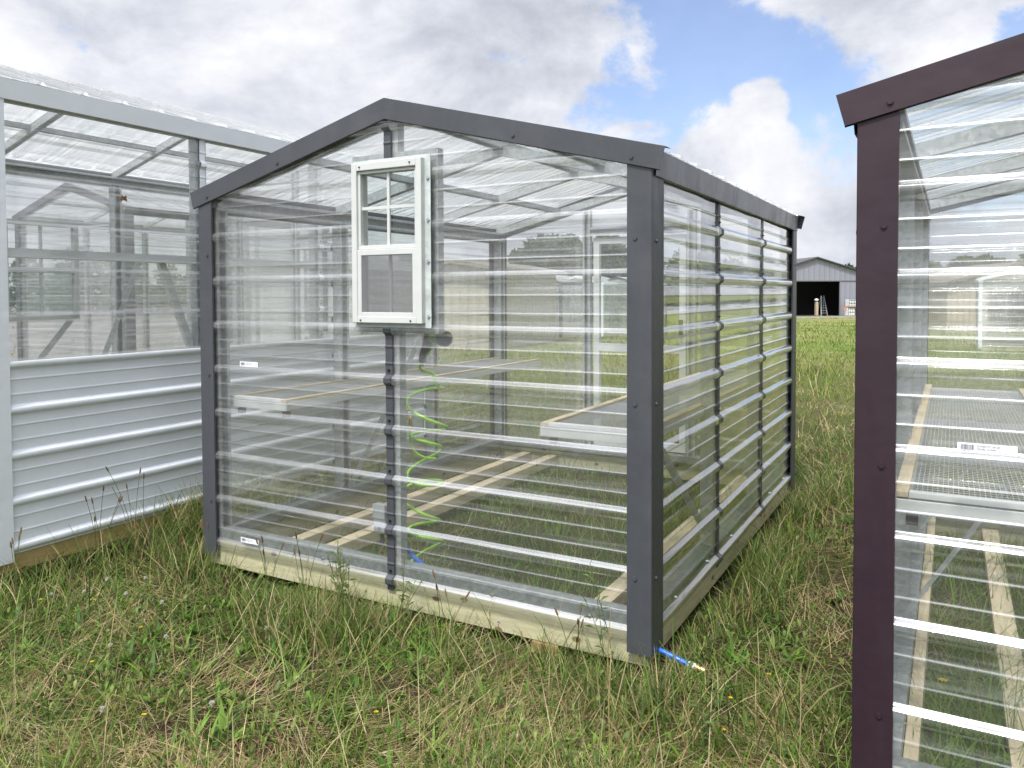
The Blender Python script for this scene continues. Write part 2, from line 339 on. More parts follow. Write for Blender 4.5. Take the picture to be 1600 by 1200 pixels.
# ------------------------------------------------------------------ greenhouse
def greenhouse(label,loc,W=2.44,L=3.05,A=2.165,s=.26,TR=None,ET=None,full=True,window=None,side_lower=None,rim=None,group='greenhouses standing on the grass lot',name='greenhouse',battens=(1.0,2.0),braces=True,runners=(.31,.56,2.12)):
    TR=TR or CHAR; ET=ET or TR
    g=thing(name,label,'greenhouse',loc,0,group); C=W/2
    zr=lambda x: A-s*abs(x-C)
    ze=zr(0); rimx,rimy=rim or (WX,WY)
    # wood base
    b=MB().box(.002,W-.002,0.006,.044,-.122,.012).build('rim_board',rimx,g,bevel=.003)
    MB().box(.002,W-.002,L-.044,L-.006,-.122,.012).build('rim_board',rimx,g)
    MB().box(W-.044,W-.004,.047,L-.047,-.122,.012).build('rim_board',rimy,g,bevel=.003)
    MB().box(.004,.044,.047,L-.047,-.122,.012).build('rim_board',rimy,g)
    for fx in runners:
        if full: MB().box(fx-.04,fx+.04,.05,L-.05,-.10,-.035).build('floor_runner',WLY,g)
    if full and not window:
        for fx in (.092,W-.13): MB().box(fx,fx+.038,.088,L-.088,-.11,.008).build('side_joist',WLY,g)
    # bottom tracks
    for (x0,x1,y0,y1) in ((.02,W-.02,.004,.085),(.02,W-.02,L-.085,L-.004),(.006,.09,.09,L-.09),(W-.09,W-.006,.09,L-.09)):
        mb=MB().box(x0,x1,y0,y1,.0135,.068); mb.build('bottom_track',TRACK,g,bevel=.003)
    # posts
    ys=[.05,*battens,L-.05]
    for y in ys:
        for x,o in ((.042,(1,0,0)),(W-.042,(-1,0,0))):
            channel('post',(x,y,.069),(x,y,zr(x)-.10),.078,.06,o,g)
    for x,o in ((.048,(1,0,0)),(W-.048,(-1,0,0))):
        channel('top_plate',(x,.01,ze-.065),(x,L-.01,ze-.065),.075,.07,o,g)
    for y in ys:
        for d in (-1,1):
            channel('rafter',(C+d*(C-.03),y,zr(0)-.02),(C,y,A-.06),.05,.055,(0,0,-1),g)
    for d in (-1,1):
        for q in (.5,):
            channel('purlin',(C+d*C*q,.03,A-s*C*q-.028),(C+d*C*q,L-.03,A-s*C*q-.028),.06,.03,(0,0,-1),g)
    channel('ridge_beam',(C,.03,A-.03),(C,L-.03,A-.03),.07,.04,(0,0,-1),g)
    # braces
    if full and braces:
        MB().beam((.055,1.03,.03),(.055,1.94,1.12),.005,.05,upv=(0,0,1)).build('brace',GALV,g)
        for x in (W-.055,):
            MB().beam((x,.05,.86),(x,1.0,.12),.005,.05,upv=(0,0,1)).build('brace',GALV,g)
            pass
    # centre gable posts
    wx0=wx1=wz0=wz1=None
    if window:
        wx0,wx1,wz0,wz1=window; fr=.045
        mb=MB(); 
        for a,b2,c,d in ((wx0-fr,wx0,wz0-fr,wz1+fr),(wx1,wx1+fr,wz0-fr,wz1+fr),(wx0,wx1,wz0-fr,wz0),(wx0,wx1,wz1,wz1+fr)):
            mb.box(a,b2,.012,.055,c,d)
        mb.build('window_frame_tube',GALV,g)
        channel('gable_post',(C+.015,.035,.069),(C+.015,.035,wz0-fr),.06,.045,(0,1,0),g)
        channel('gable_post',(C+.015,.035,wz1+fr),(C+.015,.035,A-.085),.06,.045,(0,1,0),g)
    elif full: channel('gable_post',(C,.035,.069),(C,.035,A-.085),.06,.045,(0,1,0),g)
    # back door framing
    dx0,dx1,dz=.86,1.72,1.80
    for x in (dx0,dx1): channel('door_post',(x,L-.035,.069),(x,L-.035,zr(x)-.1),.065,.045,(0,-1,0),g)
    channel('door_header',(dx0+.035,L-.035,dz),(dx1-.035,L-.035,dz),.065,.045,(0,-1,0),g)
    if full:
        dr=MB(); x0,x1=dx0+.05,dx1-.05
        for a,b2,c,d in ((x0,x0+.05,.08,dz-.05),(x1-.05,x1,.08,dz-.05),(x0+.05,x1-.05,.08,.14),(x0+.05,x1-.05,.84,.90),(x0+.05,x1-.05,dz-.10,dz-.05)):
            dr.box(a,b2,L-.03,L+.012,c,d)
        dr=dr.build('door',ALU,g); MB().box(x1-.045,x1-.02,L-.065,L-.031,.98,1.10).build('handle',BLACKP,dr)
        ph=MB(); ph.box(x0+.05,x1-.05,L-.01,L-.007,.90,dz-.10); ph.build('pane',GLASS,dr)
    # sheets
    top=lambda v: 0 if v<=ze-.01 else (v-(ze-.01))/s
    # front
    def front(a,b2,z0,z1,seed,mb,y0=0.,sg=-1,nu=12):
        wall_sheet(mb,lambda u,o,v:(u,y0+sg*o,v),z0,z1,lambda v:max(a,min(top(v),C)),lambda v:min(b2,max(W-top(v),C)),.0015,seed,nu,(ze-.01,))
    if full or True:
        if window:
            for fx in (W-.13,): MB().box(fx,fx+.038,.088,L-.088,-.11,.008).build('side_joist',WLY,g)
            for nm,(a,b2) in (('left',(.004,C)),('right',(C,W-.004))):
                mb=MB(); sd_=1.3 if nm=='left' else 4.2
                front(a,b2,-.034,wz0,sd_,mb)
                if nm=='left': front(a,wx0,wz0,wz1,sd_,mb,nu=8)
                else: front(wx1,b2,wz0,wz1,sd_,mb,nu=8)
                front(a,b2,wz1,A-.05,sd_,mb)
                mb.build('front_panel',PX,g,True)
        else:
            for a,b2,sd_ in ((.004,C,2.),(C,W-.004,5.)):
                mb=MB(); front(a,b2,-.034,A-.05,sd_,mb); mb.build('front_panel',PX,g,True)
        mb=MB(); 
        wall_sheet(mb,lambda u,o,v:(u,L+o,v),-.034,A-.05,lambda v:max(.004,min(top(v),C)),lambda v:min(dx0,max(W-top(v),C)),.0008,7,8,(ze-.01,))
        wall_sheet(mb,lambda u,o,v:(u,L+o,v),-.034,A-.05-(dx1-C)*s,lambda v:dx1,lambda v:max(dx1+.003,min(W-.004,W-top(v))),.0008,8,6,(ze-.01,))
        wall_sheet(mb,lambda u,o,v:(u,L+o,v),dz,A-.05,lambda v:max(dx0,min(top(v),C)),lambda v:max(dx0+.005,min(dx1,W-top(v))),.0008,9,6,(ze-.01,))
        mb.build('back_panel',PX,g,True)
        bs=[0,*battens,L]; 
        for side in (0,1):
            X=W if side else 0.; sg=1 if side else -1
            lo=side_lower if (side and side_lower) else None
            for i in range(len(bs)-1):
                a,b2=bs[i]+.004,bs[i+1]-.001
                z0=-.034
                mb=MB(); wall_sheet(mb,lambda u,o,v:(X+sg*o,u,v),lo or z0,ze-.03,lambda v:a,lambda v:b2,.0016,side*3+i*1.7,14)
                mb.build('side_panel',PY,g,True)
            if lo:
                mb=MB(); wall_sheet(mb,lambda u,o,v:(X+sg*(o+.003),u,v),-.034,lo+.014,lambda v:.004,lambda v:L-.004,.0006,2.,20)
                mb.build('siding_panel',WHITE,g,True)
    # roof sheets
    for d in (-1,1):
        mb=MB(); rows=[]
        vs=vsamples(-.02,L+.02,.06)
        for v in vs:
            rows.append([(C+d*((C+.040)*i/6),v,A+.004-s*(C+.040)*i/6+prof(v,.06)+.0008*math.sin(v*9+i)) for i in range(7)])
        mb.grid(rows); mb.build('roof_panel',PR,g,True)
    t=.0018
    # ridge cap
    mb=MB()
    for d in (-1,1):
        mb.add([(C,.0,A+.0245),(C,L,A+.0245),(C+d*.09,L,A+.0245-s*.09),(C+d*.09,.0,A+.0245-s*.09)],[(0,1,2,3) if d<0 else (3,2,1,0)])
    if not full or TR is CHAR: mb.build('ridge_cap',PR,g)
    else: mb.build('ridge_cap',PR,g)
    # eave trims (L-section)
    for side in (0,1):
        X=W if side else 0; sg=1 if side else -1
        zt=zr(0)-.004
        mb=MB()
        mb.add([(X+sg*.038,-.0,zt-.006),(X+sg*.030,-.0,zt-.102),(X+sg*.030,L,zt-.102),(X+sg*.038,L,zt-.006)],[(0,1,2,3)])
        mb.add([(X+sg*.038,-.0,zt-.006),(X-sg*.03,-.0,zt+.010),(X-sg*.03,L,zt+.010),(X+sg*.038,L,zt-.006)],[(3,2,1,0)])
        mb.add([(X+sg*.030,-.0,zt-.102),(X+sg*.018,-.0,zt-.106),(X+sg*.018,L,zt-.106),(X+sg*.030,L,zt-.102)],[(0,1,2,3)])
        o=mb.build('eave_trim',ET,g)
        so_=o.modifiers.new('s','SOLIDIFY'); so_.thickness=.0018
    # corner trims
    for cx,sx in ((0,-1),(W,1)):
        for cy_,sy in ((0,-1),(L,1)):
            if sy>0 and not full: pass
            X=cx+sx*.022; Y=cy_+sy*.022; zt=zr(0)-.02; fwd=.097; 
            prof_=[(X-sx*fwd,Y-sy*.0),(X,Y),(X,Y-sy*.135)]
            mb=MB()
            pts=[(X-sx*fwd,Y-sy*.010),(X-sx*fwd,Y),(X-sx*.002,Y),(X,Y-sy*.002),(X,Y-sy*.135),(X-sx*.010,Y-sy*.135)]
            mb.grid([[(a,b2,-.068) for a,b2 in pts],[(a,b2,zt-.0) for a,b2 in pts]])
            o=mb.build('corner_trim',TR,g); sm=o.modifiers.new('s','SOLIDIFY'); sm.thickness=.002; sm.offset=0
            if full:
                for z in (.22,.885,1.50):
                    if sy<0: screw((X-sx*.065,Y,z+.01*(z>1)),(0,sy,0),o,TR)
                    screw((X,Y-sy*.05,z),(sx,0,0),o,TR)
    # rake trims
    for yy,sy in ((0,-1),(L,1)):
        Y=yy+sy*.030
        for d in (-1,1):
            xo=C+d*(C+.075); dep=.088
            zt=lambda x:A+.012-s*abs(x-C)
            q=s*dep*.8
            P0=(C,Y,zt(C)); P1=(xo,Y,zt(xo)); P2=(xo-d*.022,Y,zt(xo)-dep*.93); P3=(C,Y,zt(C)-dep*1.03)
            P4=(C,Y-sy*.06,zt(C)+.001); P5=(xo,Y-sy*.06,zt(xo)+.001)
            P6=(xo-d*.022,Y-sy*.008,P2[2]-.003); P7=(C,Y-sy*.008,P3[2]-.003)
            mb=MB().add([P0,P1,P2,P3,P4,P5,P6,P7],[(0,3,2,1),(0,1,5,4),(3,7,6,2)])
            o=mb.build('rake_trim',TR,g); sm=o.modifiers.new('s','SOLIDIFY'); sm.thickness=.002; sm.offset=0
            if full:
                for x in (C+d*.62*C*.87,C+d*(C-.055)): screw((x,Y,zt(x)-.062),(0,sy,0),o,TR)
    # battens over side joints
    if full:
        for side in (0,1):
            X=W if side else 0.; sg=1 if side else -1
            for y in battens:
                mb=MB(); z0=(side_lower+.04) if (side and side_lower) else -.04
                vs=vsamples(z0,ze-.09)
                rows=[[(X+sg*(prof(v)+.0035),y-.021,v),(X+sg*(prof(v)+.0065),y-.019,v),(X+sg*(prof(v)+.0065),y+.019,v),(X+sg*(prof(v)+.0035),y+.021,v)] for v in vs]
                mb.grid(rows); o=mb.build('batten',TR if side_lower is None else ET,g)
                for k in range(1,8):
                    zz=k*S+.045
                    if zz>z0 and zz<ze-.1: screw((X+sg*(.008),y,zz),(sg,0,0),o,DARKMETAL,.004)
    return g
def gable_batten(g,C,zs,TR,w=.042):
    for z0,z1 in zs:
        mb=MB(); rows=[]
        for v in vsamples(z0,z1):
            p=prof(v); rows.append([(C-w/2,-p-.0035,v),(C-w/2+.002,-p-.0068,v),(C+w/2-.002,-p-.0068,v),(C+w/2,-p-.0035,v)])
        mb.grid(rows); o=mb.build('gable_batten',TR,g)
        k=math.ceil((z0-.045)/S)
        while k*S+.045<z1-.02:
            screw((C,-.0085,k*S+.045),(0,-1,0),o,DARKMETAL,.0045); k+=1
def make_window(g,x0,x1,z0,z1):
    """double hung window set in the gable"""
    w=thing('window',None,None); w.parent=g
    del_=0
    fl=MB()
    for a,b,c,d in ((x0-.012,x0,z0-.02,z1+.015),(x1,x1+.03,z0-.02,z1+.015),(x0,x1,z0-.02,z0),(x0,x1,z1,z1+.015)): fl.box(a,b,-.024,-.021,c,d)
    fl.build('nail_flange',FLANGE,w)
    f=MB(); t=.030
    for a,b,c,d in ((x0,x0+t,z0,z1),(x1-t,x1,z0,z1),(x0+t,x1-t,z0,z0+t),(x0+t,x1-t,z1-t*1.15,z1)): f.box(a,b,-.052,.03,c,d)
    f.build('frame',VINYL,w,bevel=.003)
    zm=z0+(z1-z0)*.485
    # upper sash
    u=MB(); t2=.014; xa,xb=x0+t,x1-t
    for a,b,c,d in ((xa,xa+t2,zm,z1-t*1.15),(xb-t2,xb,zm,z1-t*1.15),(xa+t2,xb-t2,z1-t*1.15-t2,z1-t*1.15),(xa,xb,zm-.018,zm)): u.box(a,b,-.040,.0,c,d)
    us=u.build('upper_sash',VINYL,w,bevel=.002)
    mm=MB(); xc=(xa+xb)/2; zc=(zm+z1-t*1.15)/2
    mm.box(xc-.007,xc+.007,-.030,-.020,zm,z1-t*1.15-t2); mm.box(xa+t2,xc-.007,-.029,-.021,zc-.007,zc+.007); mm.box(xc+.007,xb-t2,-.029,-.021,zc-.007,zc+.007)
    mm.build('muntin',VINYL,us)
    MB().box(xa+t2,xb-t2,-.019,-.016,zm,z1-t*1.15-t2).build('glass_pane',GLASS,us)
    l=MB(); t3=.022; zb=z0+t
    for a,b,c,d in ((xa,xa+t3,zb,zm-.019),(xb-t3,xb,zb,zm-.019),(xa+t3,xb-t3,zb,zb+.018),(xa+t3,xb-t3,zm-.045,zm-.019)): l.box(a,b,-.048,-.012,c,d)
    ls=l.build('lower_sash',VINYL,w,bevel=.002)
    MB().box(xa+t3,xb-t3,-.046,-.0455,zb+.018,zm-.045).build('insect_screen',SCREEN,ls)
    MB().box(xc-.007,xc+.007,-.020,-.012,zb+.018,zm-.045).build('muntin',VINYL,ls)
    MB().box(xa+t3,xb-t3,-.010,-.007,zb+.018,zm-.045).build('glass_pane',GLASS,ls)
    for z in (z1-.09,z1-.27,z0+.27,z0+.03): screw((x1+.018,-.0245,z),(0,-1,0),w,ZINC,.006)
    for x in (x0+.05,x1-.06): screw((x,-.053,z1-.018),(0,-1,0),w,DARKMETAL,.0025); screw((x,-.053,z0+.012),(0,-1,0),w,DARKMETAL,.0025)
    return w
WIRE=simple('pale_wire',(.60,.62,.62),.4,.15)
def bench(label,loc,wd,L,z=.75,mirror=False):
    b=thing('plant_bench',label,'bench',loc,0,'wire topped benches inside the greenhouses')
    for y,nm in ((0,'front_rail'),(L-.03,'back_rail')):
        MB().box(0,wd,y,y+.025,z-.046,z-.008).build(nm,ALU,b,bevel=.002)
    MB().box(0,.038,.027,L-.032,z-.042,z-.002).build('side_rail',ALU,b)
    MB().box(wd-.038,wd,.027,L-.032,z-.042,z-.002).build('side_rail',ALU,b)
    MB().box(0.003,.037,.0,L,z-.0018,z+.012).build('wood_strip',WLY,b)
    MB().box(wd-.037,wd-.003,.0,L,z-.0018,z+.012).build('wood_strip',WLY,b)
    MB().box(.039,wd-.039,0,.034,z-.0018,z+.012).build('rail_cap',ALU,b)
    y=.75
    while y<L-.3:
        MB().box(.04,wd-.04,y,y+.03,z-.04,z-.0035).build('cross_bar',GALV,b); y+=.75
    w=MB(); r=.0006; st=.0127*1.0
    x=.042
    while x<wd-.04: w.box(x-r,x+r,.03,L-.03,z+.000,z+.0018); x+=st
    y=.04
    while y<L-.03: w.box(.04,wd-.04,y-r,y+r,z-.0018,z-.0001); y+=st*2
    w.build('wire_mesh',WIRE,b)
    for x in (.03,wd-.06): MB().box(x,x+.03,.03,.06,z-.085,z-.056).build('foot_cap',BLACKP,b)
    if mirror:
        for y in (.55,1.55,2.5): MB().beam((-.012,y,.19),(.30,y,.70),.006,.055,upv=(0,1,0)).build('brace',GALV,b)
    return b
# =================================================================== the three near greenhouses
main=greenhouse('small clear greenhouse with charcoal grey trim and a gable window, in the middle',(-2.44,0,0),TR=CHAR,ET=CHAR_SHEEN,window=(1.045,1.435,1.175,1.895),group='greenhouses standing on the grass lot')
for o in main.children:
    if o.name.startswith('front_panel'): pass
make_window(main,1.045,1.435,1.175,1.895)
gable_batten(main,1.218,((-.045,1.15),(1.90,2.055)),CHAR)
sticker(main,.255,-.0058,.938); sticker(main,.262,-.0225,.036,tilt=R(0))
for x in (.32,.8,1.75,2.2): screw((x,-.0005,.03),(0,-1,0),main,ZINC,.005)
for y in (.35,.85,1.3,2.3,2.75): screw((2.4405,y,.03),(1,0,0),main,ZINC,.005)
left=greenhouse('taller greenhouse at the left edge with white trim and white metal siding below',(-5.51,-.785,.05),L=3.70,A=2.70,s=.31,TR=WHITE,ET=WHITE,side_lower=.914,rim=(WB,WB),battens=(1.285,2.315))
mar=greenhouse('clear greenhouse with burgundy trim cut by the right edge of the picture',(.795,-.54,-.034),L=3.05,TR=MAR,ET=MAR,runners=(.405,1.22,2.05),braces=False,A=2.142,s=.228)
sticker(mar,.215,-.0075,.935)
# left house extras: girt, window in far wall, braces
MB().box(2.385,2.425,.045,2.6,1.445,1.492).build('girt',ALU,left)
MB().beam((2.37,1.03,1.46),(2.37,1.36,.62),.03,.045).build('brace',ALU,left)
MB().beam((.06,2.52,1.55),(.06,1.9,.1),.005,.05).build('brace',GALV,left)
wf=MB()
for a,b,c,d in ((1.36,1.40,1.05,1.86),(1.93,1.97,1.05,1.86),(1.40,1.93,1.05,1.09),(1.40,1.93,1.82,1.86),(1.40,1.93,1.44,1.48)): wf.box(.0,.045,a,b,c,d)
wf=wf.build('window',VINYL,left); MB().box(.01,.03,1.655,1.675,1.09,1.82).build('muntin',VINYL,wf)
MB().box(.015,.018,1.40,1.93,1.09,1.44).build('glass_pane',GLASS,wf)
# benches
bench('wire bench with a white front rail along the right wall of the charcoal greenhouse',(-.515,.11,0),.46,2.85)
bench('long wire bench along the left wall of the charcoal greenhouse',(-2.40,.11,0),.42,2.85)
bench('wire mesh bench with pale wood edges inside the burgundy trimmed greenhouse',(.86,-.45,0),.50,2.85,mirror=True)
# =================================================================== small objects of the main house
def coil_pts():
    p=[]; cx,cy0=-1.19,.22
    p+= [(-1.122,.10,.985),(-1.150,.13,.965),(-1.158,.17,.945),(-1.13,.21,.93),(-1.115,.20,.89)]
    zt,zb,nt_=.86,-.04,6
    for i in range(nt_*18+1):
        t=i/18*2*math.pi; k=i/(nt_*18); r=.088+.012*math.sin(i*.13)
        wob=.020*math.sin(i*.07)
        z=zt+(zb-zt)*k+.030*math.sin(i*.23)
        p.append((cx+wob+r*math.cos(t),cy0+r*.9*math.sin(t),z))
    return p
hc=thing('coiled_hose','green spring coil hose hanging inside the charcoal greenhouse beside the centre post','hose',(0,0,0))
cp=coil_pts()
def dense(p,n=3):
    q=[]
    P=[Vector(a) for a in p]
    for i in range(len(P)-1):
        a,b,c,d=P[max(i-1,0)],P[i],P[i+1],P[min(i+2,len(P)-1)]
        for k in range(n):
            t=k/n; q.append(.5*((2*b)+(c-a)*t+(2*a-5*b+4*c-d)*t*t+(3*b-a-3*c+d)*t**3))
    q.append(P[-1]); return q
MB().tube(dense(cp,2),.0074,8).build('hose',GHOSE,hc,True)
MB().tube(dense([(-1.185,.095,.70),(-1.186,.10,.64),(-1.183,.12,.58),(-1.15,.15,.545),(-1.11,.20,.53)],5),.0052,8).build('hose_tail',GHOSE,hc,True)
def gun(name,label,loc,rz):
    g=thing(name,label,'spray gun',loc,rz,'hose spray guns')
    MB().tube([(-.02,0,.0),(.045,0,0)],[.015,.017],14).build('barrel',GREENP,g,True)
    MB().tube([(.045,0,0),(.05,0,0),(.075,0,0),(.082,0,0)],[.022,.027,.027,.022],16).build('nozzle',BLACKP,g,True)
    MB().tube([(-.015,0,.012),(-.022,0,-.02),(-.045,0,-.06),(-.052,0,-.085)],[.017,.017,.014,.013],12).build('handle',BLACKP,g,True)
    MB().tube([(-.018,0,.01),(-.022,0,.035),(-.022,0,.05)],[.016,.013,.011],10).build('valve',BLACKP,g,True)
    MB().tube(dense([(.012,0,-.018),(-.01,0,-.045),(-.03,0,-.065)],4),.004,6).build('trigger',GREENP,g,True)
    MB().tube([(-.052,0,-.085),(-.054,0,-.10)],.009,10).build('hose_nut',BRASS,g,True)
    MB().tube(dense([(-.005,0,.045),(.015,0,.07),(.03,0,.11)],4),.0012,5).build('hanging_wire',DARKMETAL,g)
    return g
gun('spray_gun','black and green spray gun hanging under the window of the charcoal greenhouse',(-1.060,.10,1.105),R(-12)).scale=(1.3,1.3,1.3)
gun('spray_gun','black and green spray gun half hidden by the white corner trim, inside the left greenhouse',(-3.27,-.66,1.475),R(30))
wt=thing('water_tap','small brass tap on the centre post inside the charcoal greenhouse','tap',(-1.205,.07,.735))
MB().tube([(0,0,0),(.0,.03,0),(.02,.03,0),(.02,.03,-.035)],.009,10).build('pipe',BRASS,wt,True)
MB().tube([(.02,.03,-.036),(.02,.03,-.055)],.013,6).build('nut',BRASS,wt)
MB().tube([(.0,.03,.011),(.0,.03,.028)],.005,8).box(-.022,.022,.024,.036,.028,.034).build('handle',BRASS,wt)
eb=thing('junction_box','grey outdoor junction box beside the centre batten near the floor','junction box',(-1.315,.05,.262))
MB().box(-.035,.035,-.02,.02,-.065,.065).build('box',GREYP,eb,bevel=.004)
MB().box(-.036,.036,-.026,-.0205,.0,.068).build('lid',GREYP,eb,bevel=.003); MB().tube([(0,-.026,-.035),(0,-.030,-.035)],.007,10).build('screw_cover',GREYP,eb)
MB().tube([(.0,0,-.066),(.0,0,-.13)],.011,10).build('conduit',BLACKP,eb)
bh=thing('blue_hose','blue water hose coming out under the corner trim with a brass end fitting','hose',(0,0,0))
MB().tube(dense([(-1.225,.09,.24),(-1.222,.09,.17),(-1.19,.10,.10),(-1.13,.12,.045),(-1.02,.14,-.03),(-.8,.12,-.095),(-.4,.1,-.135),(-.1,.085,-.115),(0.0,.075,-.079),(.06,.07,-.085),(.115,.066,-.098),(.148,.062,-.103)],8),.0105,12).build('hose',BHOSE,bh,True)
MB().tube([(.140,.0635,-.1015),(.168,.0605,-.105)],.0125,12).build('ferrule',ALU,bh,True)
MB().tube([(.168,.0605,-.105),(.180,.059,-.1065),(.1805,.059,-.1065),(.204,.056,-.110)],[.0125,.0135,.0115,.0115],12).build('fitting',BRASS,bh)
# wood blocks under the rim
for i,(x,y) in enumerate(((-.44,.04),)):
    bk=MB().box(-.06,.06,-.045,.08,-.04,.04).build('wood_block',woodm('weathered_block%d'%i,(.30,.19,.10),'y',1,False),None,bevel=.004)
    bk.location=(x,y,-.163); tag(bk,'weathered timber block under the pale rim board near the front right corner','block')
# butterfly
bf=thing('butterfly','brown butterfly perched on the clear side of the left greenhouse','butterfly',(-3.045,-.045,1.845),R(80)); bf.scale=(1.2,1.2,1.2)
MB().tube([(0,0,-.009),(0,0,0),(0,0,.008)],[.0008,.0016,.0012],6).build('body',BLACKP,bf,True)
BW=simple('butterfly_wing',(.16,.07,.03),.7,0,.5,140); BC=simple('butterfly_edge',(.62,.45,.18),.7,0,.3,90)
for s_ in (-1,1):
    MB().add([(0,0,-.008),(s_*.013,.004,-.014),(s_*.018,.006,-.004),(s_*.012,.004,.0),(0,0,.003)],[(0,1,2,3,4)]).add([(0,.0004,.0),(s_*.012,.0044,.001),(s_*.017,.0064,.010),(s_*.008,.003,.016),(0,.0004,.007)],[(0,1,2,3,4)]).add([(s_*.013,.0035,.006),(s_*.016,.0055,.010),(s_*.009,.0028,.0145),(s_*.008,.0024,.012)],[(0,1,2,3)],1).build('wing',[BW,BC],bf)
# twigs and litter on the eave are left to the grass builder
# =================================================================== ground
def gz(x,y):
    d=np.sqrt((x-CAM.x)**2+(y-CAM.y)**2)
    z=-.165-np.maximum(0,d-9)*.0170
    z=z+.018*np.sin(x*1.7+y*.6)*np.sin(y*1.3-x*.4)+.010*np.sin(x*4.1+1)*np.sin(y*3.7)
    return z
def gmat():
    m_,n=mat('field_soil'); tc=n.n('ShaderNodeTexCoord').outputs['Object']
    nb=n.noise(tc,.35,6,.6); nf=n.noise(tc,5,8,.7); nx=n.noise(tc,40,6,.7)
    soil=n.ramp(nx,[(.3,(.022,.015,.010)),(.5,(.050,.034,.023)),(.75,(.115,.085,.055))])
    green=n.ramp(nx,[(.3,(.025,.040,.010)),(.55,(.06,.085,.02)),(.75,(.13,.14,.05))])
    g=n.mixc(n.ramp(nf,[(.40,0.),(.58,1.)]),soil,green)
    sp=n.n('ShaderNodeSeparateXYZ',{0:tc}); 
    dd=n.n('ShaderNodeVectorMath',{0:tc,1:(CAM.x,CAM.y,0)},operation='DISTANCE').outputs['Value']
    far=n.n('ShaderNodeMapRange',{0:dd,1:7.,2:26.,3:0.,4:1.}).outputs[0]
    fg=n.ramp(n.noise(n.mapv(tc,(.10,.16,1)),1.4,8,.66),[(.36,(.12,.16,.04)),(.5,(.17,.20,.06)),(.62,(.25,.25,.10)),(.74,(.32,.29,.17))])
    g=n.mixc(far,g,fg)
    # gravel yard: left and behind
    side=n.math('ADD',n.math('MULTIPLY',sp.outputs[0],-1.),n.math('MULTIPLY',sp.outputs[1],-.30))
    gm=n.n('ShaderNodeMapRange',{0:n.math('ADD',side,n.math('MULTIPLY',nb,5.)),1:10.5,2:13.,3:0.,4:1.}).outputs[0]
    grav=n.ramp(n.noise(tc,22,8,.75),[(.3,(.12,.12,.12)),(.7,(.34,.33,.32))])
    g=n.mixc(gm,g,grav)
    # stony bare patches
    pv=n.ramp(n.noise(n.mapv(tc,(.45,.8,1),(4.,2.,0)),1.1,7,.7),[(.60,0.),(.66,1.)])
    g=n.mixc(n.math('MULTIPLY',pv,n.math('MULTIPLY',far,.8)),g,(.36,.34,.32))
    bmp=n.n('ShaderNodeBump',{'Strength':.8,'Distance':.03,'Height':nx}).outputs[0]
    out(n,n.n('ShaderNodeBsdfPrincipled',{'Base Color':g,'Roughness':.95,'Normal':bmp,'Specular IOR Level':.1}).outputs[0]); return m_
def terrain():
    ax=np.concatenate([-np.geomspace(900,8,26),np.linspace(-7.5,5.5,80),np.geomspace(6,900,26)])
    ay=np.concatenate([-np.geomspace(200,5,12),np.linspace(-4.5,9,84),np.geomspace(9.6,1200,40)])
    X,Y=np.meshgrid(ax,ay); Z=gz(X,Y)
    d=np.hypot(X-CAM.x,Y-CAM.y); Z=np.where(d>115,-.165-106*.017-(d-115)*.0,Z)
    V=np.stack([X,Y,Z],-1).reshape(-1,3); nx=len(ax)
    f=[(j*nx+i,j*nx+i+1,(j+1)*nx+i+1,(j+1)*nx+i) for j in range(len(ay)-1) for i in range(nx-1)]
    me=bpy.data.meshes.new('ground'); me.from_pydata(V.tolist(),[],f); me.materials.append(gmat()); me.polygons.foreach_set('use_smooth',[True]*len(f))
    o=bpy.data.objects.new('ground',me); col.objects.link(o); tag(o,kind='structure')
terrain()
# =================================================================== grass
def leafm(name,rough=.55,trans=.35):
    m_,n=mat(name); a=n.n('ShaderNodeAttribute',None,attribute_name='col').outputs['Color']
    p=n.n('ShaderNodeBsdfPrincipled',{'Base Color':a,'Roughness':rough,'Specular IOR Level':.3})
    t=n.n('ShaderNodeBsdfTranslucent',{'Color':a})
    out(n,n.n('ShaderNodeMixShader',{0:trans,1:p.outputs[0],2:t.outputs[0]}).outputs[0]); return m_
LEAF=leafm('grass_blades')
def vnoise(x,y,sc_,seed):
    r=np.random.default_rng(seed); T=r.random((64,64)); u=x*sc_; v=y*sc_
    i=np.floor(u).astype(int); j=np.floor(v).astype(int); a=u-i; b=v-j; a=a*a*(3-2*a); b=b*b*(3-2*b)
    g=lambda p,q:T[p%64,q%64]
    return (g(i,j)*(1-a)+g(i+1,j)*a)*(1-b)+(g(i,j+1)*(1-a)+g(i+1,j+1)*a)*b
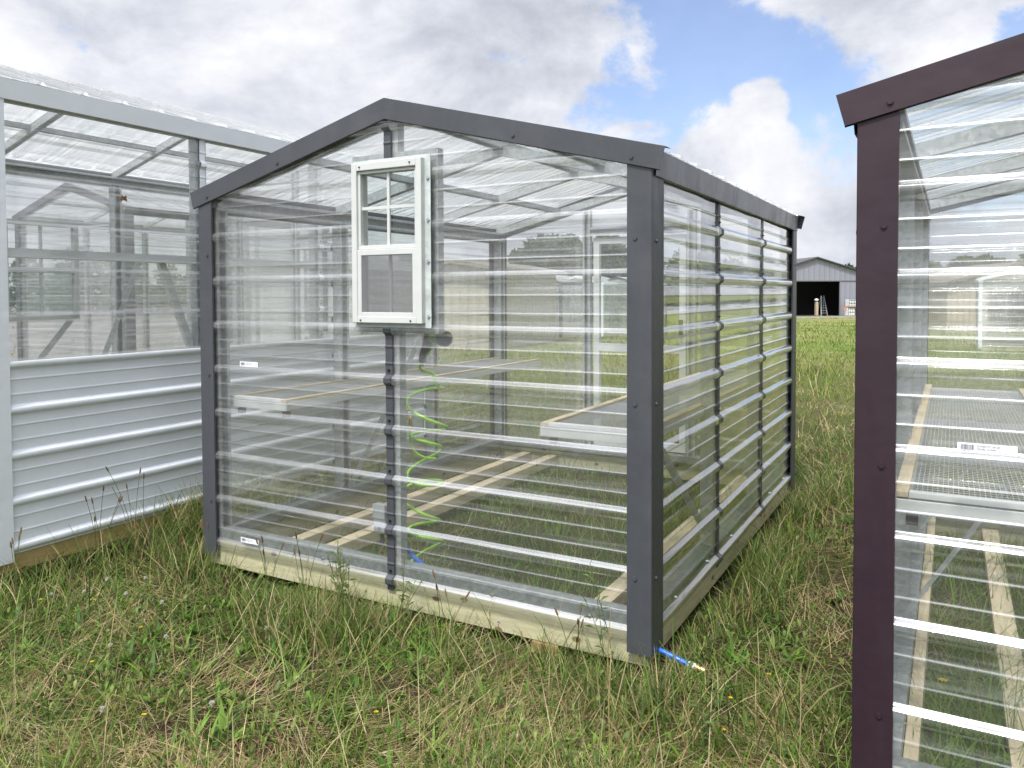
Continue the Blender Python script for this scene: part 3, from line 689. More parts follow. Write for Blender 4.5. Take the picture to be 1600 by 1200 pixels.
def blade_mesh(name,px,py,h,w,az,lean,curl,colr,z0=None,segs=3,shape=None,twist=None):
    n=len(px); pz=gz(px,py) if z0 is None else z0
    ts=np.linspace(0,1,segs+1)
    shape=shape or [1,.85,.6,0][:segs+1]
    fa=az+rng.uniform(-1.2,1.2,n) if twist is None else az+twist
    sx=-np.sin(fa); sy=np.cos(fa)
    V=np.zeros((n,2*segs+1,3)); x=px.copy(); y=py.copy(); z=pz-.01; l=h/segs
    for k in range(segs+1):
        wd=w*shape[k]/2
        if k<segs:
            V[:,2*k]=np.stack([x-sx*wd,y-sy*wd,z],-1); V[:,2*k+1]=np.stack([x+sx*wd,y+sy*wd,z],-1)
        else: V[:,2*k]=np.stack([x,y,z],-1)
        th=lean+curl*(k+.5)/segs; th=np.minimum(th,2.1)
        x=x+np.cos(az)*np.sin(th)*l; y=y+np.sin(az)*np.sin(th)*l; z=np.maximum(z+np.cos(th)*l,pz+.006)
    nv=2*segs+1; base=(np.arange(n)*nv)[:,None]
    q=np.array([[2*k,2*k+1,2*k+3,2*k+2] for k in range(segs-1)]); t=np.array([2*segs-2,2*segs-1,2*segs])
    Q=(base[:,:,None]+q[None]).reshape(n,-1); T=base+t[None]
    loops=np.concatenate([Q,T],1).reshape(-1)
    cnt=np.tile(np.array([4]*(segs-1)+[3]),n); st=np.concatenate([[0],np.cumsum(cnt)[:-1]])
    me=bpy.data.meshes.new(name); me.vertices.add(n*nv); me.vertices.foreach_set('co',V.reshape(-1))
    me.loops.add(len(loops)); me.loops.foreach_set('vertex_index',loops.astype(np.int32))
    me.polygons.add(len(cnt)); me.polygons.foreach_set('loop_start',st.astype(np.int32)); me.polygons.foreach_set('loop_total',cnt.astype(np.int32))
    me.update(calc_edges=True); me.polygons.foreach_set('use_smooth',[True]*len(cnt))
    at_=me.color_attributes.new('col','FLOAT_COLOR','POINT')
    c=np.ones((n,nv,4)); c[:,:,:3]=colr[:,None,:]
    at_.data.foreach_set('color',c.reshape(-1)); me.materials.append(LEAF)
    o=bpy.data.objects.new(name,me); col.objects.link(o); return o
HB=[(-2.44,0,0,3.05),(-5.51,-3.07,-.74,2.92),(.795,3.235,-.54,2.51)]
def inside(x,y,mg=0.):
    r=np.zeros(len(x),bool)
    for a,b,c,d in HB: r|=(x>a-mg)&(x<b+mg)&(y>c-mg)&(y<d+mg)
    return r
def nearwall(x,y,w=.045):
    return inside(x,y,w)&~inside(x,y,-w)
def scatter(n,r0,r1,half=R(50)):
    r=np.exp(rng.uniform(np.log(r0),np.log(r1),n)); a=YAW+rng.uniform(-half,half+R(4),n)
    return CAM.x+r*np.sin(a),CAM.y+r*np.cos(a),r
GREEN=np.array([[.075,.145,.020],[.11,.20,.028],[.17,.25,.045],[.05,.105,.020],[.21,.27,.075],[.13,.185,.055]])
STRAW=np.array([[.42,.33,.17],[.34,.26,.12],[.50,.41,.24],[.25,.18,.085],[.38,.34,.18]])
def pick(P,n,j=.18): return P[rng.integers(0,len(P),n)]*(1+rng.uniform(-j,j,(n,1)))
def grass():
    # green blades
    x,y,r=scatter(185000,1.9,75)
    k=~nearwall(x,y); x,y,r=x[k],y[k],r[k]
    rr_=r; dens=.45*vnoise(x,y,1.4,1)+.55*vnoise(x,y,4.5,2)
    keep=rng.random(len(x))<np.where(rr_>14,.8,np.where(inside(x,y),.8,np.clip((dens-.33)*3.6,.10,1))); x,y,r=x[keep],y[keep],r[keep]; dens=dens[keep]
    grav=(-x-.30*y)>10.5; gk=~grav|(rng.random(len(x))<.10); x,y,r,dens=x[gk],y[gk],r[gk],dens[gk]
    n=len(x); ins=inside(x,y)
    h=(.035+.13*rng.random(n)**1.6)*(.55+1.0*vnoise(x,y,1.1,3)**1.3)*np.where(vnoise(x,y,1.7,8)>.62,1.5,1); h=np.where(ins,h*1.25+.015,h); h=np.where((x>.05)&(x<.78)&(y>-.2)&(y<3.5),h*.65,h); h*=np.where(r>14,1.15,1)
    w=np.maximum(rng.uniform(.0026,.0066,n),.0010*r)
    mixd=np.clip((vnoise(x,y,.7,4)*.7+vnoise(x,y,3,5)*.3-.38)*2.,.12,.75); mixd=np.where((r>12),mixd*.6,mixd)
    ys=rng.random(n)<mixd*.38
    c=np.where(ys[:,None],pick(STRAW,n)*.78,pick(GREEN,n)*np.array([1.0,1.05,.8])); c=np.where((ins&~ys)[:,None],c*np.array([1.15,1.25,1.0]),c)  # green inside the houses coloured brighter to offset the dimmer light there
    fp=vnoise(x,y,.22,71)[:,None]*.6+vnoise(x,y,.8,72)[:,None]*.4; c=np.where((r>8)[:,None],c*(1-.75*np.clip((fp-.45)*3,0,1))+pick(STRAW,n)*.85*.75*np.clip((fp-.45)*3,0,1),c); c=np.where(((r>12)&~ys)[:,None],c*np.array([1.2,1.12,1.0]),c)
    o=blade_mesh('grass',x,y,h,w,rng.uniform(0,6.28,n),rng.uniform(.05,.55,n),rng.uniform(.1,1.3,n),c); tag(o,'green and yellowing field grass covering the ground around the greenhouses','grass',kind='stuff')
    # straw lying tangled
    x,y,r=scatter(125000,1.9,26)
    d=.5*vnoise(x,y,.9,14)+.5*vnoise(x,y,3.1,15)
    bias=np.where((x>-1.6)&(x<.7)&(y<-.1),.16,0)+np.where((x>.1)&(x<.8)&(y>0)&(y<4),.14,0)+np.where((x<-2.2)&(x>-3.2)&(y<.8),.2,0)
    keep=(~nearwall(x,y,.10))&(rng.random(len(x))<np.clip((d+bias-.40)*2.6,.04,1));  keep&=~(((-x-.30*y)>10.5))
    x,y,r=x[keep],y[keep],r[keep]; n=len(x)
    azc=vnoise(x,y,1.3,61)*9.+rng.normal(0,.55,n); azc=np.where(rng.random(n)<.3,rng.uniform(0,6.28,n),azc)
    o=blade_mesh('dry_grass',x,y,rng.uniform(.07,.26,n),np.maximum(rng.uniform(.0018,.0046,n),.0007*r),azc,rng.uniform(1.0,1.55,n),rng.uniform(-.3,.7,n),pick(STRAW,n,.40)*1.02); tag(o,'dry straw coloured grass stalks lying tangled on the soil','dry grass',kind='stuff')
    # tall tufts along walls
    def line(n,x0,y0,x1,y1,spread):
        t=rng.random(n); return x0+(x1-x0)*t+rng.normal(0,spread,n),y0+(y1-y0)*t+rng.normal(0,spread,n)
    segs=[(4200,-2.4,-.14,.0,-.20,.08),(5200,.17,.1,.22,3.2,.08),(2600,-2.62,-.35,-2.75,2.4,.13),(2200,-2.95,-.5,-2.92,.9,.06),(1500,-2.9,-.72,-3.0,-.1,.15),(2200,.30,3.0,.45,6.0,.25),(1500,-.1,-.28,.5,-.1,.12),(900,-3.3,-1.0,-2.7,-.9,.2),(3200,-1.6,-.22,-.1,-.38,.09),(1400,-1.9,-.2,-1.0,-.55,.12)]
    X=[];Y=[]
    for s_ in segs:
        a,b=line(*s_); X.append(a);Y.append(b)
    x=np.concatenate(X);y=np.concatenate(Y); k=~inside(x,y,.03); x,y=x[k],y[k]
    cl=vnoise(x,y,3.3,21); k=rng.random(len(x))<np.clip((cl-.25)*2.3,.1,1); x,y=x[k],y[k]; n=len(x)
    ys=rng.random(n)<.25
    h=rng.uniform(.14,.36,n)*np.clip(.5+vnoise(x,y,2.1,22),.5,1.2)
    h=np.where((y<-.05)&(x>-2.3)&(x<.1),h*.60,h); h=np.where((y>-.05)&(x>0),h*.62,h)
    o=blade_mesh('tall_grass',x,y,h,rng.uniform(.0028,.0065,n),rng.uniform(0,6.28,n),rng.uniform(.05,.4,n),rng.uniform(.2,1.4,n),np.where(ys[:,None],pick(STRAW,n),pick(GREEN,n)*.95)); tag(o,'tall rank grass growing along the foot of the greenhouse walls','grass',kind='stuff')
    # tall thin seed stalks
    x,y,r=scatter(2400,2.0,22); k=~nearwall(x,y,.12)&~inside(x,y); x,y,r=x[k],y[k],r[k]; n=len(x)
    h=rng.uniform(.22,.42,n); az=rng.uniform(0,6.28,n); le=rng.uniform(.05,.7,n)
    o=blade_mesh('seed_stalks',x,y,h,np.maximum(.0016,.0005*r),az,le,rng.uniform(0,.5,n),pick(STRAW,n)*.95,shape=[1,.9,2.4,0]); tag(o,'thin straw coloured seed stalks standing above the grass','grass stalks',kind='stuff')
    x,y,r=scatter(15000,1.9,9); k=~nearwall(x,y,.06)&~inside(x,y)&(vnoise(x,y,1.9,81)>.45); x,y,r=x[k],y[k],r[k]; n=len(x)
    o=blade_mesh('long_grass',x,y,rng.uniform(.16,.34,n),rng.uniform(.0026,.0058,n),rng.uniform(0,6.28,n),rng.uniform(.2,.8,n),rng.uniform(.9,2.0,n),pick(GREEN,n)*np.array([1.0,1.0,.85]),segs=4,shape=[1,.95,.8,.5,0]); tag(o,'long arching green blades bent over the shorter grass','grass',kind='stuff')
    # broad leaf weeds
    cx,cy_,r=scatter(560,1.95,12); k=~nearwall(cx,cy_,.12); cx,cy_,r=cx[k],cy_[k],r[k]
    lw=vnoise(cx,cy_,1.1,31)>.42; cx,cy_=cx[lw],cy_[lw]
    ex=np.array([-1.15,-1.05,-.95,-1.25,-1.35,-.75,-1.6,-.3,-.2,.25,.5,-2.0]); ey=np.array([-.95,-1.1,-.8,-.65,-.9,-.6,-.45,-.55,-.75,-.45,-.9,-.5])
    ex=np.concatenate([ex,rng.uniform(-2.1,-.3,70),rng.uniform(-3.2,-1.8,26),rng.uniform(.15,.6,30)]); ey=np.concatenate([ey,-.24-rng.random(70)**1.5*.75,rng.uniform(-2.2,-.9,26),rng.uniform(-.6,2.6,30)])
    cx=np.concatenate([cx,ex]); cy_=np.concatenate([cy_,ey])
    m9=9; x=np.repeat(cx,m9)+rng.normal(0,.012,len(cx)*m9); y=np.repeat(cy_,m9)+rng.normal(0,.012,len(cx)*m9); n=len(x)
    sz=np.repeat(rng.uniform(.5,1.25,len(cx)),m9)
    az=rng.uniform(0,6.28,n)
    o=blade_mesh('broad_leaf_weeds',x,y,rng.uniform(.05,.13,n)*sz,rng.uniform(.008,.018,n)*sz,az,rng.uniform(.3,.9,n),rng.uniform(.3,1.1,n),pick(GREEN[:4],n)*np.array([1.0,1.12,1.0]),segs=4,shape=[.35,.9,1,.65,0],twist=rng.uniform(-.25,.25,n)); tag(o,'low broad leaved weeds scattered through the grass','weeds',kind='stuff')
    # small clover / ground leaves
    x,y,r=scatter(24000,1.9,9); k=~nearwall(x,y,.05)&((.6*vnoise(x,y,2.0,41)+.4*vnoise(x,y,6,42))>.52); x,y,r=x[k],y[k],r[k]; n=len(x)
    o=blade_mesh('ground_leaves',x,y,rng.uniform(.012,.03,n),rng.uniform(.007,.015,n),rng.uniform(0,6.28,n),rng.uniform(.6,1.5,n),rng.uniform(0,.6,n),pick(GREEN,n)*1.05,z0=gz(x,y)+rng.uniform(.01,.07,n),shape=[.5,1,.8,0],twist=rng.uniform(-.4,.4,n)); tag(o,'small clover leaves between the grass stems','ground cover',kind='stuff')
grass()
# =================================================================== flowers and tall weeds
def colmat(name,c,tr=.3):
    m_,n=mat(name); tc=n.n('ShaderNodeTexCoord').outputs['Object']; cc=n.mixc(n.noise(tc,60,3),tuple(x*.7 for x in c),c)
    out(n,n.n('ShaderNodeMixShader',{0:tr,1:n.n('ShaderNodeBsdfPrincipled',{'Base Color':cc,'Roughness':.6}).outputs[0],2:n.n('ShaderNodeBsdfTranslucent',{'Color':cc}).outputs[0]}).outputs[0]); return m_
STEM=colmat('weed_stem',(.13,.17,.045)); WPET=colmat('white_petals',(.62,.62,.52)); YPET=colmat('yellow_petals',(.80,.60,.01)); SEED=colmat('brown_seed',(.20,.12,.055)); LGRN=colmat('pale_seed_pods',(.26,.30,.09)); WLEAF=colmat('weed_leaf',(.10,.17,.035))
def clover(loc,label,h,white=True):
    n_=('clover_flower','flower','white clover heads in the grass') if white else ('yellow_flower','flower','small yellow flowers in the grass')
    t=thing(n_[0],label,n_[1],loc,rnd.uniform(0,6),n_[2])
    MB().tube(dense([(0,0,-.02),(.005,0,h*.5),(.012,.004,h)],3),.0011,5).build('stem',STEM,t)
    mb=MB(); c=Vector((.012,.004,h)); 
    if white:
        for i in range(46):
            d=Vector((rnd.gauss(0,1),rnd.gauss(0,1),rnd.gauss(.25,1))).normalized(); mb.beam(c+d*.002,c+d*rnd.uniform(.007,.0105),.0024,.0018)
    else:
        for i in range(8):
            a=i*math.pi/4; mb.add([c,c+Vector((math.cos(a-.3)*.006,math.sin(a-.3)*.006,.002)),c+Vector((math.cos(a)*.009,math.sin(a)*.009,.001)),c+Vector((math.cos(a+.3)*.006,math.sin(a+.3)*.006,.002))],[(0,1,2,3)])
    mb.build('petals',WPET if white else YPET,t)
def gpoint(px,py):
    d=(fw+rt*((px-800)/F_PX)-up*((py-CY)/F_PX)); z=-.165
    p=CAM+d*((z+.08-CAM.z)/d.z); return (p.x,p.y,float(gz(np.array([p.x]),np.array([p.y]))[0]))
wh=[(75,932,'white clover head by the base of the white siding, leftmost'),(165,918,'white clover head left of the straw tuft'),(193,937,'white clover head in front of the straw tuft between two greenhouses'),(232,920,'white clover head touching the straw tuft from the right'),(128,925,'white clover head half sunk in grass near the white siding'),(420,978,'white clover head on a bare stem below the left label sticker'),(433,928,'fluffy white head in front of the pale rim board'),(325,1105,'faded white clover head low in the foreground at left'),(165,1120,'faded white clover head nearest the lower left corner'),(178,1010,'white clover head left of the plantain leaves'),(780,985,'faded white head at the foot of the rim board'),(1045,960,'small white head right of the corner trim'),(258,1008,'small white clover head among straw'),(255,950,'white clover head just behind the straw')]
for px,py,l in wh: clover(gpoint(px,py),l,rnd.uniform(.07,.12))
ye=[(59,943,'yellow flower near the white siding, leftmost'),(148,937,'yellow flower between white clover heads'),(225,973,'yellow flower in the grass before the straw tuft'),(141,1029,'yellow flower beside dark plantain leaves at left'),(227,1132,'yellow flower in the low foreground'),(594,1129,'yellow flower under the middle of the rim board'),(1207,1063,'yellow flower on the strip between the two right greenhouses'),(1138,1096,'tiny yellow flower left of the strip between the right greenhouses'),(1132,1127,'lowest yellow flower between the right greenhouses')]
for px,py,l in ye: clover(gpoint(px,py),l,rnd.uniform(.06,.11),False)
clover((1.0,.15,-.16),'yellow flower seen through the clear front of the burgundy greenhouse',.12,False); [o for o in col.objects if o.name.startswith('yellow_flower') and not o.parent][-1].scale=(1.9,1.9,1.3)
def tall_weed(loc,label,h,n,seed,kind):
    r2=random.Random(seed); t=thing('tall_weed',label,'weed',loc,0,'tall weeds in front of the greenhouses')
    st=MB(); lf=MB(); sd_=MB()
    for i in range(n):
        a=r2.uniform(0,6.28); ln=r2.uniform(.02,.16)*h*2; hh=h*r2.uniform(.6,1.05); bx,by=r2.gauss(0,.015),r2.gauss(0,.015)
        P=[Vector((bx,by,-.02)),Vector((bx+math.cos(a)*ln*.25,by+math.sin(a)*ln*.25,hh*.4)),Vector((bx+math.cos(a)*ln*.6,by+math.sin(a)*ln*.6,hh*.75)),Vector((bx+math.cos(a)*ln,by+math.sin(a)*ln,hh))]
        D_=dense(P,5); st.tube(D_,.0013,5)
        if kind=='plantain':
            q=D_[-1]; d=(D_[-1]-D_[-3]).normalized(); sd_.tube([q-d*.004,q,q+d*.012,q+d*.026,q+d*.032],[.001,.0035,.0042,.0032,.001],7)
        else:
            for k in range(5,len(D_),2):
                b=r2.uniform(0,6.28); q=D_[k]; L_=r2.uniform(.02,.06)*(1.4-k/len(D_))
                e=q+Vector((math.cos(b)*L_*.7,math.sin(b)*L_*.7,L_)); st.tube([q,e],.0007,4)
                for j in range(9):
                    u=q+(e-q)*(.35+.65*j/9)+Vector((r2.gauss(0,.0025),r2.gauss(0,.0025),r2.gauss(0,.002))); sd_.ball(u,.0018,0,5,3)
        for k in range(2,len(D_)-3,2 if kind!='plantain' else 40):
            b=r2.uniform(0,6.28); q=D_[k]; L_=r2.uniform(.02,.055); w_=L_*.16; o=Vector((math.cos(b),math.sin(b),.5)); sd2=Vector((-math.sin(b),math.cos(b),0))
            lf.add([q,q+o*L_*.5+sd2*w_,q+o*L_-Vector((0,0,L_*.25)),q+o*L_*.5-sd2*w_],[(0,1,2,3)])
    st.build('stem',STEM,t)
    if lf.v: lf.build('leaves',WLEAF,t)
    so_=sd_.build('seed_heads',SEED if kind=='plantain' else LGRN,t); so_['kind']='stuff'
tw=[(-.105,-.10,.40,3,'pepper','tall peppergrass weed with pale pods standing before the charcoal corner trim'),(-1.38,-.17,.36,5,'pepper','bushy green weed in front of the rim board left of the centre batten'),(-1.28,-.26,.30,5,'pepper','leafy weed clump just left of the foot of the centre batten'),(-1.05,-.16,.30,4,'pepper','slim green weed just right of the centre batten'),(-1.62,-.16,.33,4,'plantain','plantain seed stalks rising over the middle of the left rim board'),(-1.85,-.18,.26,4,'plantain','plantain stalks over the rim board right of the lower sticker'),(-2.25,-.16,.22,3,'plantain','thin stalks under the lower sticker at the left corner'),(-.82,-.15,.25,4,'plantain','plantain stalks leaning on the rim board at its middle right'),(-.25,-.12,.20,5,'plantain','short plantain stalks at the right end of the rim board'),(-2.86,-.35,.38,6,'plantain','long stalks in front of the white siding beside the charcoal trim'),(-2.93,-.1,.42,5,'plantain','tallest stalks against the white siding'),(-2.9,-.75,.30,5,'plantain','stalks before the lower edge of the white siding at left'),(.16,-.95,.22,7,'pepper','bright green peppergrass clump in the lower foreground'),(.32,-.42,.2,4,'pepper','small weed below the blue hose end'),(.45,1.3,.34,5,'plantain','stalks halfway along the side wall of the charcoal greenhouse')]
for i,(x,y,h,n,k,l) in enumerate(tw): tall_weed((x,y,float(gz(np.array([x]),np.array([y]))[0])),l,h+.06,n,i+5,k)
# =================================================================== background
def gzf(x,y):
    d=math.hypot(x-CAM.x,y-CAM.y)
    return float(gz(np.array([x]),np.array([y]))[0]) if d<=115 else -.165-106*.017
CORR=None
def metal_sheet(name,c,per=.23):
    m_,n=mat(name); tc=n.n('ShaderNodeTexCoord').outputs['Object']; sp=n.n('ShaderNodeSeparateXYZ',{0:tc})
    a=n.math('ADD',sp.outputs[0],sp.outputs[1])
    w=n.math('POWER',n.math('ABSOLUTE',n.math('SINE',n.math('MULTIPLY',a,math.pi/per))),6.)
    bmp=n.n('ShaderNodeBump',{'Strength':1.,'Distance':.04,'Height':w}).outputs[0]
    cc=n.mixc(n.math('MULTIPLY',n.noise(n.mapv(tc,(1,1,.3)),.8,6,.6),.35),c,tuple(q*.7 for q in c))
    out(n,n.n('ShaderNodeBsdfPrincipled',{'Base Color':cc,'Roughness':.5,'Normal':bmp}).outputs[0]); return m_
BARNM=metal_sheet('barn_metal',(.27,.28,.33),.6); BARNR=metal_sheet('barn_roof_metal',(.10,.10,.11)); DARKIN=simple('dark_interior',(.05,.05,.055),.9)
def gabled(g,w,L,he,hr,wallm,roofm,door,back=None,th=.12):
    """shed shell with real openings; local x across, y depth, front at y=0. door=(x0,x1,h)"""
    C=w/2
    def wall(y0,y1,dr):
        mb=MB()
        zt=lambda x: hr-(hr-he)*abs(x-C)/C
        xs=[0,C,w]; 
        if dr: xs=sorted(set([0,dr[0],dr[1],w,C]))
        for a,b in zip(xs[:-1],xs[1:]):
            zb=dr[2] if dr and a>=dr[0]-1e-6 and b<=dr[1]+1e-6 else 0
            vs=[(a,y0,zb),(b,y0,zb),(b,y0,zt(b)),(a,y0,zt(a)),(a,y1,zb),(b,y1,zb),(b,y1,zt(b)),(a,y1,zt(a))]
            mb.add(vs,[(0,1,2,3),(7,6,5,4),(0,4,5,1),(3,2,6,7),(0,3,7,4),(1,5,6,2)])
        return mb
    wall(0,th,door).build('front_wall',wallm,g); wall(L-th,L,back).build('back_wall',wallm,g)
    MB().box(0,th,th+.003,L-th-.003,0,he-.02).build('side_wall',wallm,g); MB().box(w-th,w,th+.003,L-th-.003,0,he-.02).build('side_wall',wallm,g)
    for d in (-1,1):
        o=.35; k=(hr-he)/C
        MB().add([(C,-o,hr+.03),(C,L+o,hr+.03),(C+d*(C+o),L+o,he-k*o+.03),(C+d*(C+o),-o,he-k*o+.03),(C,-o,hr+.15),(C,L+o,hr+.15),(C+d*(C+o),L+o,he-k*o+.15),(C+d*(C+o),-o,he-k*o+.15)],
          [(0,1,2,3),(7,6,5,4),(0,3,7,4),(1,5,6,2),(3,2,6,7)]).build('roof',roofm,g)
# barn: faces the camera across the field
bc=at(1275,494,88); yaw_b=-YAW*1.0+R(4)
barn=thing('barn','large grey metal barn with a wide dark open doorway across the field','barn',(0,0,0),0)
BW_=14.5; sc_m=F_PX/88
gabled(barn,BW_,20,4.35,6.55,BARNM,BARNR,(BW_/2-7.2,BW_/2+2.72,3.92),(BW_/2-7.1,BW_/2-.3,3.3))
for x in (BW_/2+3.,): pass
MB().box(0,BW_,-.05,-.002,3.93,4.02).build('header_trim',simple('dark_trim',(.12,.12,.13)),barn)
MB().box(BW_/2+2.72,BW_/2+2.82,-.05,-.002,0,3.92).build('door_jamb',BARNM,barn)
MB().box(.3,BW_-.3,.3,19.7,.0,.03).build('floor',simple('barn_floor',(.16,.15,.13),.9),barn)
MB().box(BW_/2-.05,BW_-.2,8.0,8.12,.03,4.3).build('partition',DARKIN,barn)
rb=Matrix.Rotation(yaw_b,4,'Z'); off=rb@Vector((BW_/2,0,0)); barn.location=(bc.x-off.x,bc.y-off.y,bc.z-.03); barn.rotation_euler=(0,0,yaw_b)
def inbarn(x,y,z=0.03): p=rb@Vector((x,y,z)); return (barn.location.x+p.x,barn.location.y+p.y,barn.location.z+p.z)
apron=MB().box(-2,BW_+3,-3.2,-.06,-.3,.0).build('concrete_apron',simple('pale_gravel_apron',(.30,.29,.20),.9,0,.3,3),None); apron.location=barn.location; apron.rotation_euler=(0,0,yaw_b); tag(apron,kind='structure')
ld=thing('step_ladder','step ladder standing in the dark barn doorway','ladder',inbarn(BW_/2+1.55,1.2),yaw_b)
for s_ in (-1,1): MB().beam((s_*.38,0,0),(s_*.16,.5,2.3),.07,.05).build('rail',GALV,ld); MB().beam((s_*.36,1.1,0),(s_*.16,.5,2.3),.05,.04).build('rail',GALV,ld)
for k in range(1,8): MB().box(-.38+.028*k,.38-.028*k,.06*k-.02,.06*k+.1,.29*k,.29*k+.04).build('step',GALV,ld)
pc=thing('carton_stack','narrow stack of pale cartons topped by a white bundle in the barn doorway','carton stack',inbarn(BW_/2+.42,.8),yaw_b)
PALE=simple('pale_carton',(.50,.40,.28),.8); WRAP=simple('white_wrap',(.75,.77,.80),.3,0,.08,8)
for k in range(6): MB().box(-.13+.01*(k%2),.13,-.2,.2,.05+.26*k,.29+.26*k).build('carton',PALE,pc)
MB().ball((0,0,1.82),.24,0,10,6,(1,1,.7)).build('white_bundle',WRAP,pc)
ps=[]
for i,(x,w,z0,z1,lab) in enumerate(((2.95,.85,1.05,1.85,'white wrapped crate resting on the orange beam, left one'),(4.15,.5,1.05,1.75,'narrow white wrapped crate on the orange beam beside the barn wall'),(2.85,.75,.0,.92,'pale crate standing under the orange beam by the doorway'),(3.75,.85,-.05,.9,'blue grey caged tank under the beam, left one'),(4.7,.85,-.05,.9,'blue grey caged tank under the beam, right one'))):
    t=thing('wrapped_crate' if i<3 else 'caged_tank',lab,'crate' if i<3 else 'tank',inbarn(BW_/2+x,-1.3),yaw_b)
    MB().box(0,w,-.45,.45,z0+.08,z1).build('load',WRAP if i!=3 and i!=4 else simple('tank_plastic%d'%i,(.50,.56,.66),.4),t,bevel=.04)
    mb=MB(); 
    for q in range(4): mb.box(w*q/3-.02,w*q/3+.02,-.48,-.451,z0+.08,z1)
    for q in range(3): mb.box(-.02,w+.02,-.51,-.481,z0+.1+(z1-z0-.15)*q/2,z0+.14+(z1-z0-.15)*q/2)
    mb.build('cage' if i>2 else 'strap',ZINC,t); MB().box(-.02,w+.02,-.5,.5,z0,z0+.079).build('pallet',PALE,t)
ob=MB().box(0,2.6,-.08,.08,-.06,.06).build('orange_beam',simple('orange_paint',(.60,.17,.05),.6)); ob.location=inbarn(BW_/2+2.25,-1.3,.985); ob.rotation_euler=(0,0,yaw_b); tag(ob,'orange steel beam lying across the crates beside the barn doorway','beam')
# second dark barn seen through the first
p=at(1262,494,122); b2=thing('dark_shed','dark gabled shed seen through the open barn','shed',(p.x-5,p.y,-1.97),yaw_b); gabled(b2,9,8,2.9,4.3,simple('dark_shed_wall',(.03,.03,.035),.8),DARKIN,None,None)
# sheds behind the middle greenhouse
def shed(px,pyb,d,w,L,he,hr,c,label,rz=0,door=None):
    p=at(px,pyb,d); g=thing('storage_shed',label,'shed',(p.x,p.y,gzf(p.x,p.y)-.03),rz,'sheds behind the greenhouses')
    gabled(g,w,L,he,hr,metal_sheet('shed_metal_'+str(px),c,.3),metal_sheet('shed_roof_'+str(px),tuple(q*.5 for q in c),.3),door,None,.08); return g
shed(662,545,25,2.3,6,2.5,2.7,(.50,.47,.39),'beige metal shed behind the middle greenhouse',R(6))
shed(395,545,24,4.2,6,2.4,2.8,(.60,.60,.58),'pale cream shed with a dark doorway behind the left end of the middle greenhouse',R(6),(1.5,2.7,2.0))
shed(1480,520,42,7,8,2.6,3.6,(.45,.40,.33),'tan shed seen through the burgundy trimmed greenhouse',R(20),(2,5,2.2))
# greenhouses behind
def gh_back(px,d,label,TR,A,s,rz=0,L=3.05):
    p=at(px,500,d); g=greenhouse(label,(p.x,p.y,gzf(p.x,p.y)+.14),A=A,s=s,L=L,TR=TR,full=False); g.rotation_euler=(0,0,rz); return g
gh_back(30,11.2,'tall greenhouse with dark trim seen through the left greenhouse',CHAR,2.9,.30,L=3.66)
gh_back(795,33,'first small greenhouse of the distant row, with charcoal trim',CHAR,2.5,.26)
gh_back(860,34,'second small greenhouse of the distant row, with white trim',WHITE,2.5,.26)
gh_back(925,35,'third small greenhouse of the distant row, seen by the charcoal corner',CHAR,2.5,.26)
gh_back(1530,24,'white trimmed greenhouse far behind the burgundy trimmed one',WHITE,2.4,.26)
# trees
BARK=simple('bark',(.12,.09,.065),.9,0,.3,9,.6)
FOL=leafm('tree_leaves',.6,.3)
def crown_mesh(name,cl,nleaf,size,parent,seed,cols):
    r=np.random.default_rng(seed); cl=np.array(cl); k=r.integers(0,len(cl),nleaf)
    d=r.normal(0,1,(nleaf,3)); d/=np.linalg.norm(d,axis=1)[:,None]; rad=cl[k,3]*(.55+.5*r.random(nleaf))
    P=cl[k,:3]+d*rad[:,None]*np.array([1,1,.8])
    a=r.normal(0,1,(nleaf,3)); a/=np.linalg.norm(a,axis=1)[:,None]; b=np.cross(a,r.normal(0,1,(nleaf,3))); b/=np.linalg.norm(b,axis=1)[:,None]
    s_=size*(.6+.8*r.random(nleaf))[:,None]
    V=np.stack([P-a*s_,P+b*s_*.55,P+a*s_,P-b*s_*.55],1).reshape(-1,3)
    me=bpy.data.meshes.new(name); me.vertices.add(len(V)); me.vertices.foreach_set('co',V.reshape(-1))
    me.loops.add(nleaf*4); me.loops.foreach_set('vertex_index',np.arange(nleaf*4,dtype=np.int32)); me.polygons.add(nleaf)
    me.polygons.foreach_set('loop_start',np.arange(0,nleaf*4,4,dtype=np.int32)); me.polygons.foreach_set('loop_total',np.full(nleaf,4,dtype=np.int32)); me.update(calc_edges=True)
    c=np.ones((nleaf,4,4)); cc=np.array(cols)[r.integers(0,len(cols),nleaf)]*(.8+.4*r.random((nleaf,1))); c[:,:,:3]=cc[:,None]
    me.color_attributes.new('col','FLOAT_COLOR','POINT').data.foreach_set('color',c.reshape(-1)); me.materials.append(FOL)
    o=bpy.data.objects.new(name,me); col.objects.link(o); o.parent=parent; return o
TC=[(.045,.075,.022),(.06,.10,.028),(.085,.12,.035),(.035,.06,.02)]
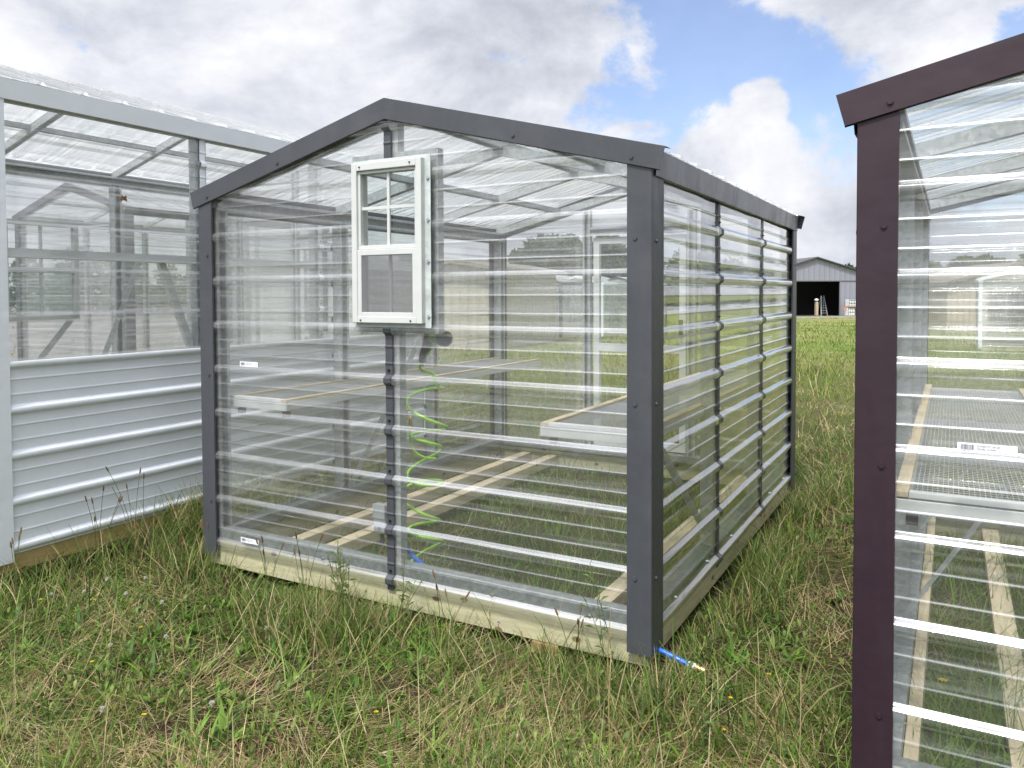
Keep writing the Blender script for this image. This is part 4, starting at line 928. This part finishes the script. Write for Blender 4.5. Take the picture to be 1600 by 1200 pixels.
def tree(px,d,h,w,label,seed,nl=5200,size=.42):
    p=at(px,480,d); r2=random.Random(seed)
    t=thing('tree',label,'tree',(p.x,p.y,gzf(p.x,p.y)-.1),0,'trees along the edge of the field')
    mb=MB().tube([(0,0,0),(.1,.05,h*.3),(.0,.1,h*.6),(.1,0,h*.85)],[.28,.2,.12,.04],8)
    cl=[]
    for i in range(22):
        a=r2.uniform(0,6.28); q=r2.random()**.5*w*.5; z=h*r2.uniform(.25,.9); q*=math.sin(min(1,max(.2,(z/h-.1)/.9))*math.pi*.85)**.5 if z/h<.95 else .5
        c=(math.cos(a)*q,math.sin(a)*q,z); cl.append((*c,r2.uniform(.10,.19)*w)); 
        if i<9: mb.tube([(0,.05,h*.35*r2.uniform(.6,1.3)),(c[0]*.5,c[1]*.5,z*.85),c],[.09,.06,.02],6)
    mb.build('trunk',BARK,t,True); crown_mesh('crown',cl,nl,size,t,seed,TC)
for i,(px,d,h,w,l) in enumerate(((835,62,6.6,8,'broad green tree behind the distant greenhouse row'),(900,66,7.4,9,'tallest tree behind the distant greenhouse row'),(965,60,6.0,7,'small round tree seen next to the charcoal corner trim'),(1250,126,8.4,9,'tree top just left of the barn ridge'),(1300,120,7.6,6,'round tree showing over the right slope of the barn roof'),(1318,128,7.6,6,'second tree showing over the right slope of the barn roof'),(1345,122,7.6,7,'pale green tree past the lower end of the barn roof'),(1235,128,8.0,8,'tree at the left end of the barn roof'),(1440,70,5.5,8,'tree seen through the upper part of the burgundy greenhouse'),(1560,75,6.2,9,'wide tree at the right edge seen through clear panels'))): tree(px,d,h,w,l,i+3)
# far wood
def wood():
    cl=[]; r2=random.Random(5)
    for i in range(430):
        a=YAW+R(r2.uniform(-62,62)); d=r2.uniform(150,175); h=r2.uniform(3.5,8.5)+2*math.sin(a*17)
        x,y=CAM.x+d*math.sin(a),CAM.y+d*math.cos(a)
        for z in np.arange(1.2,h,2.2): cl.append((x+r2.gauss(0,1.2),y,-2+z,r2.uniform(1.6,2.8)))
    o=crown_mesh('far_wood',cl,95000,.6,None,77,TC); tag(o,'low dark wood along the horizon','wood',kind='stuff')
wood()
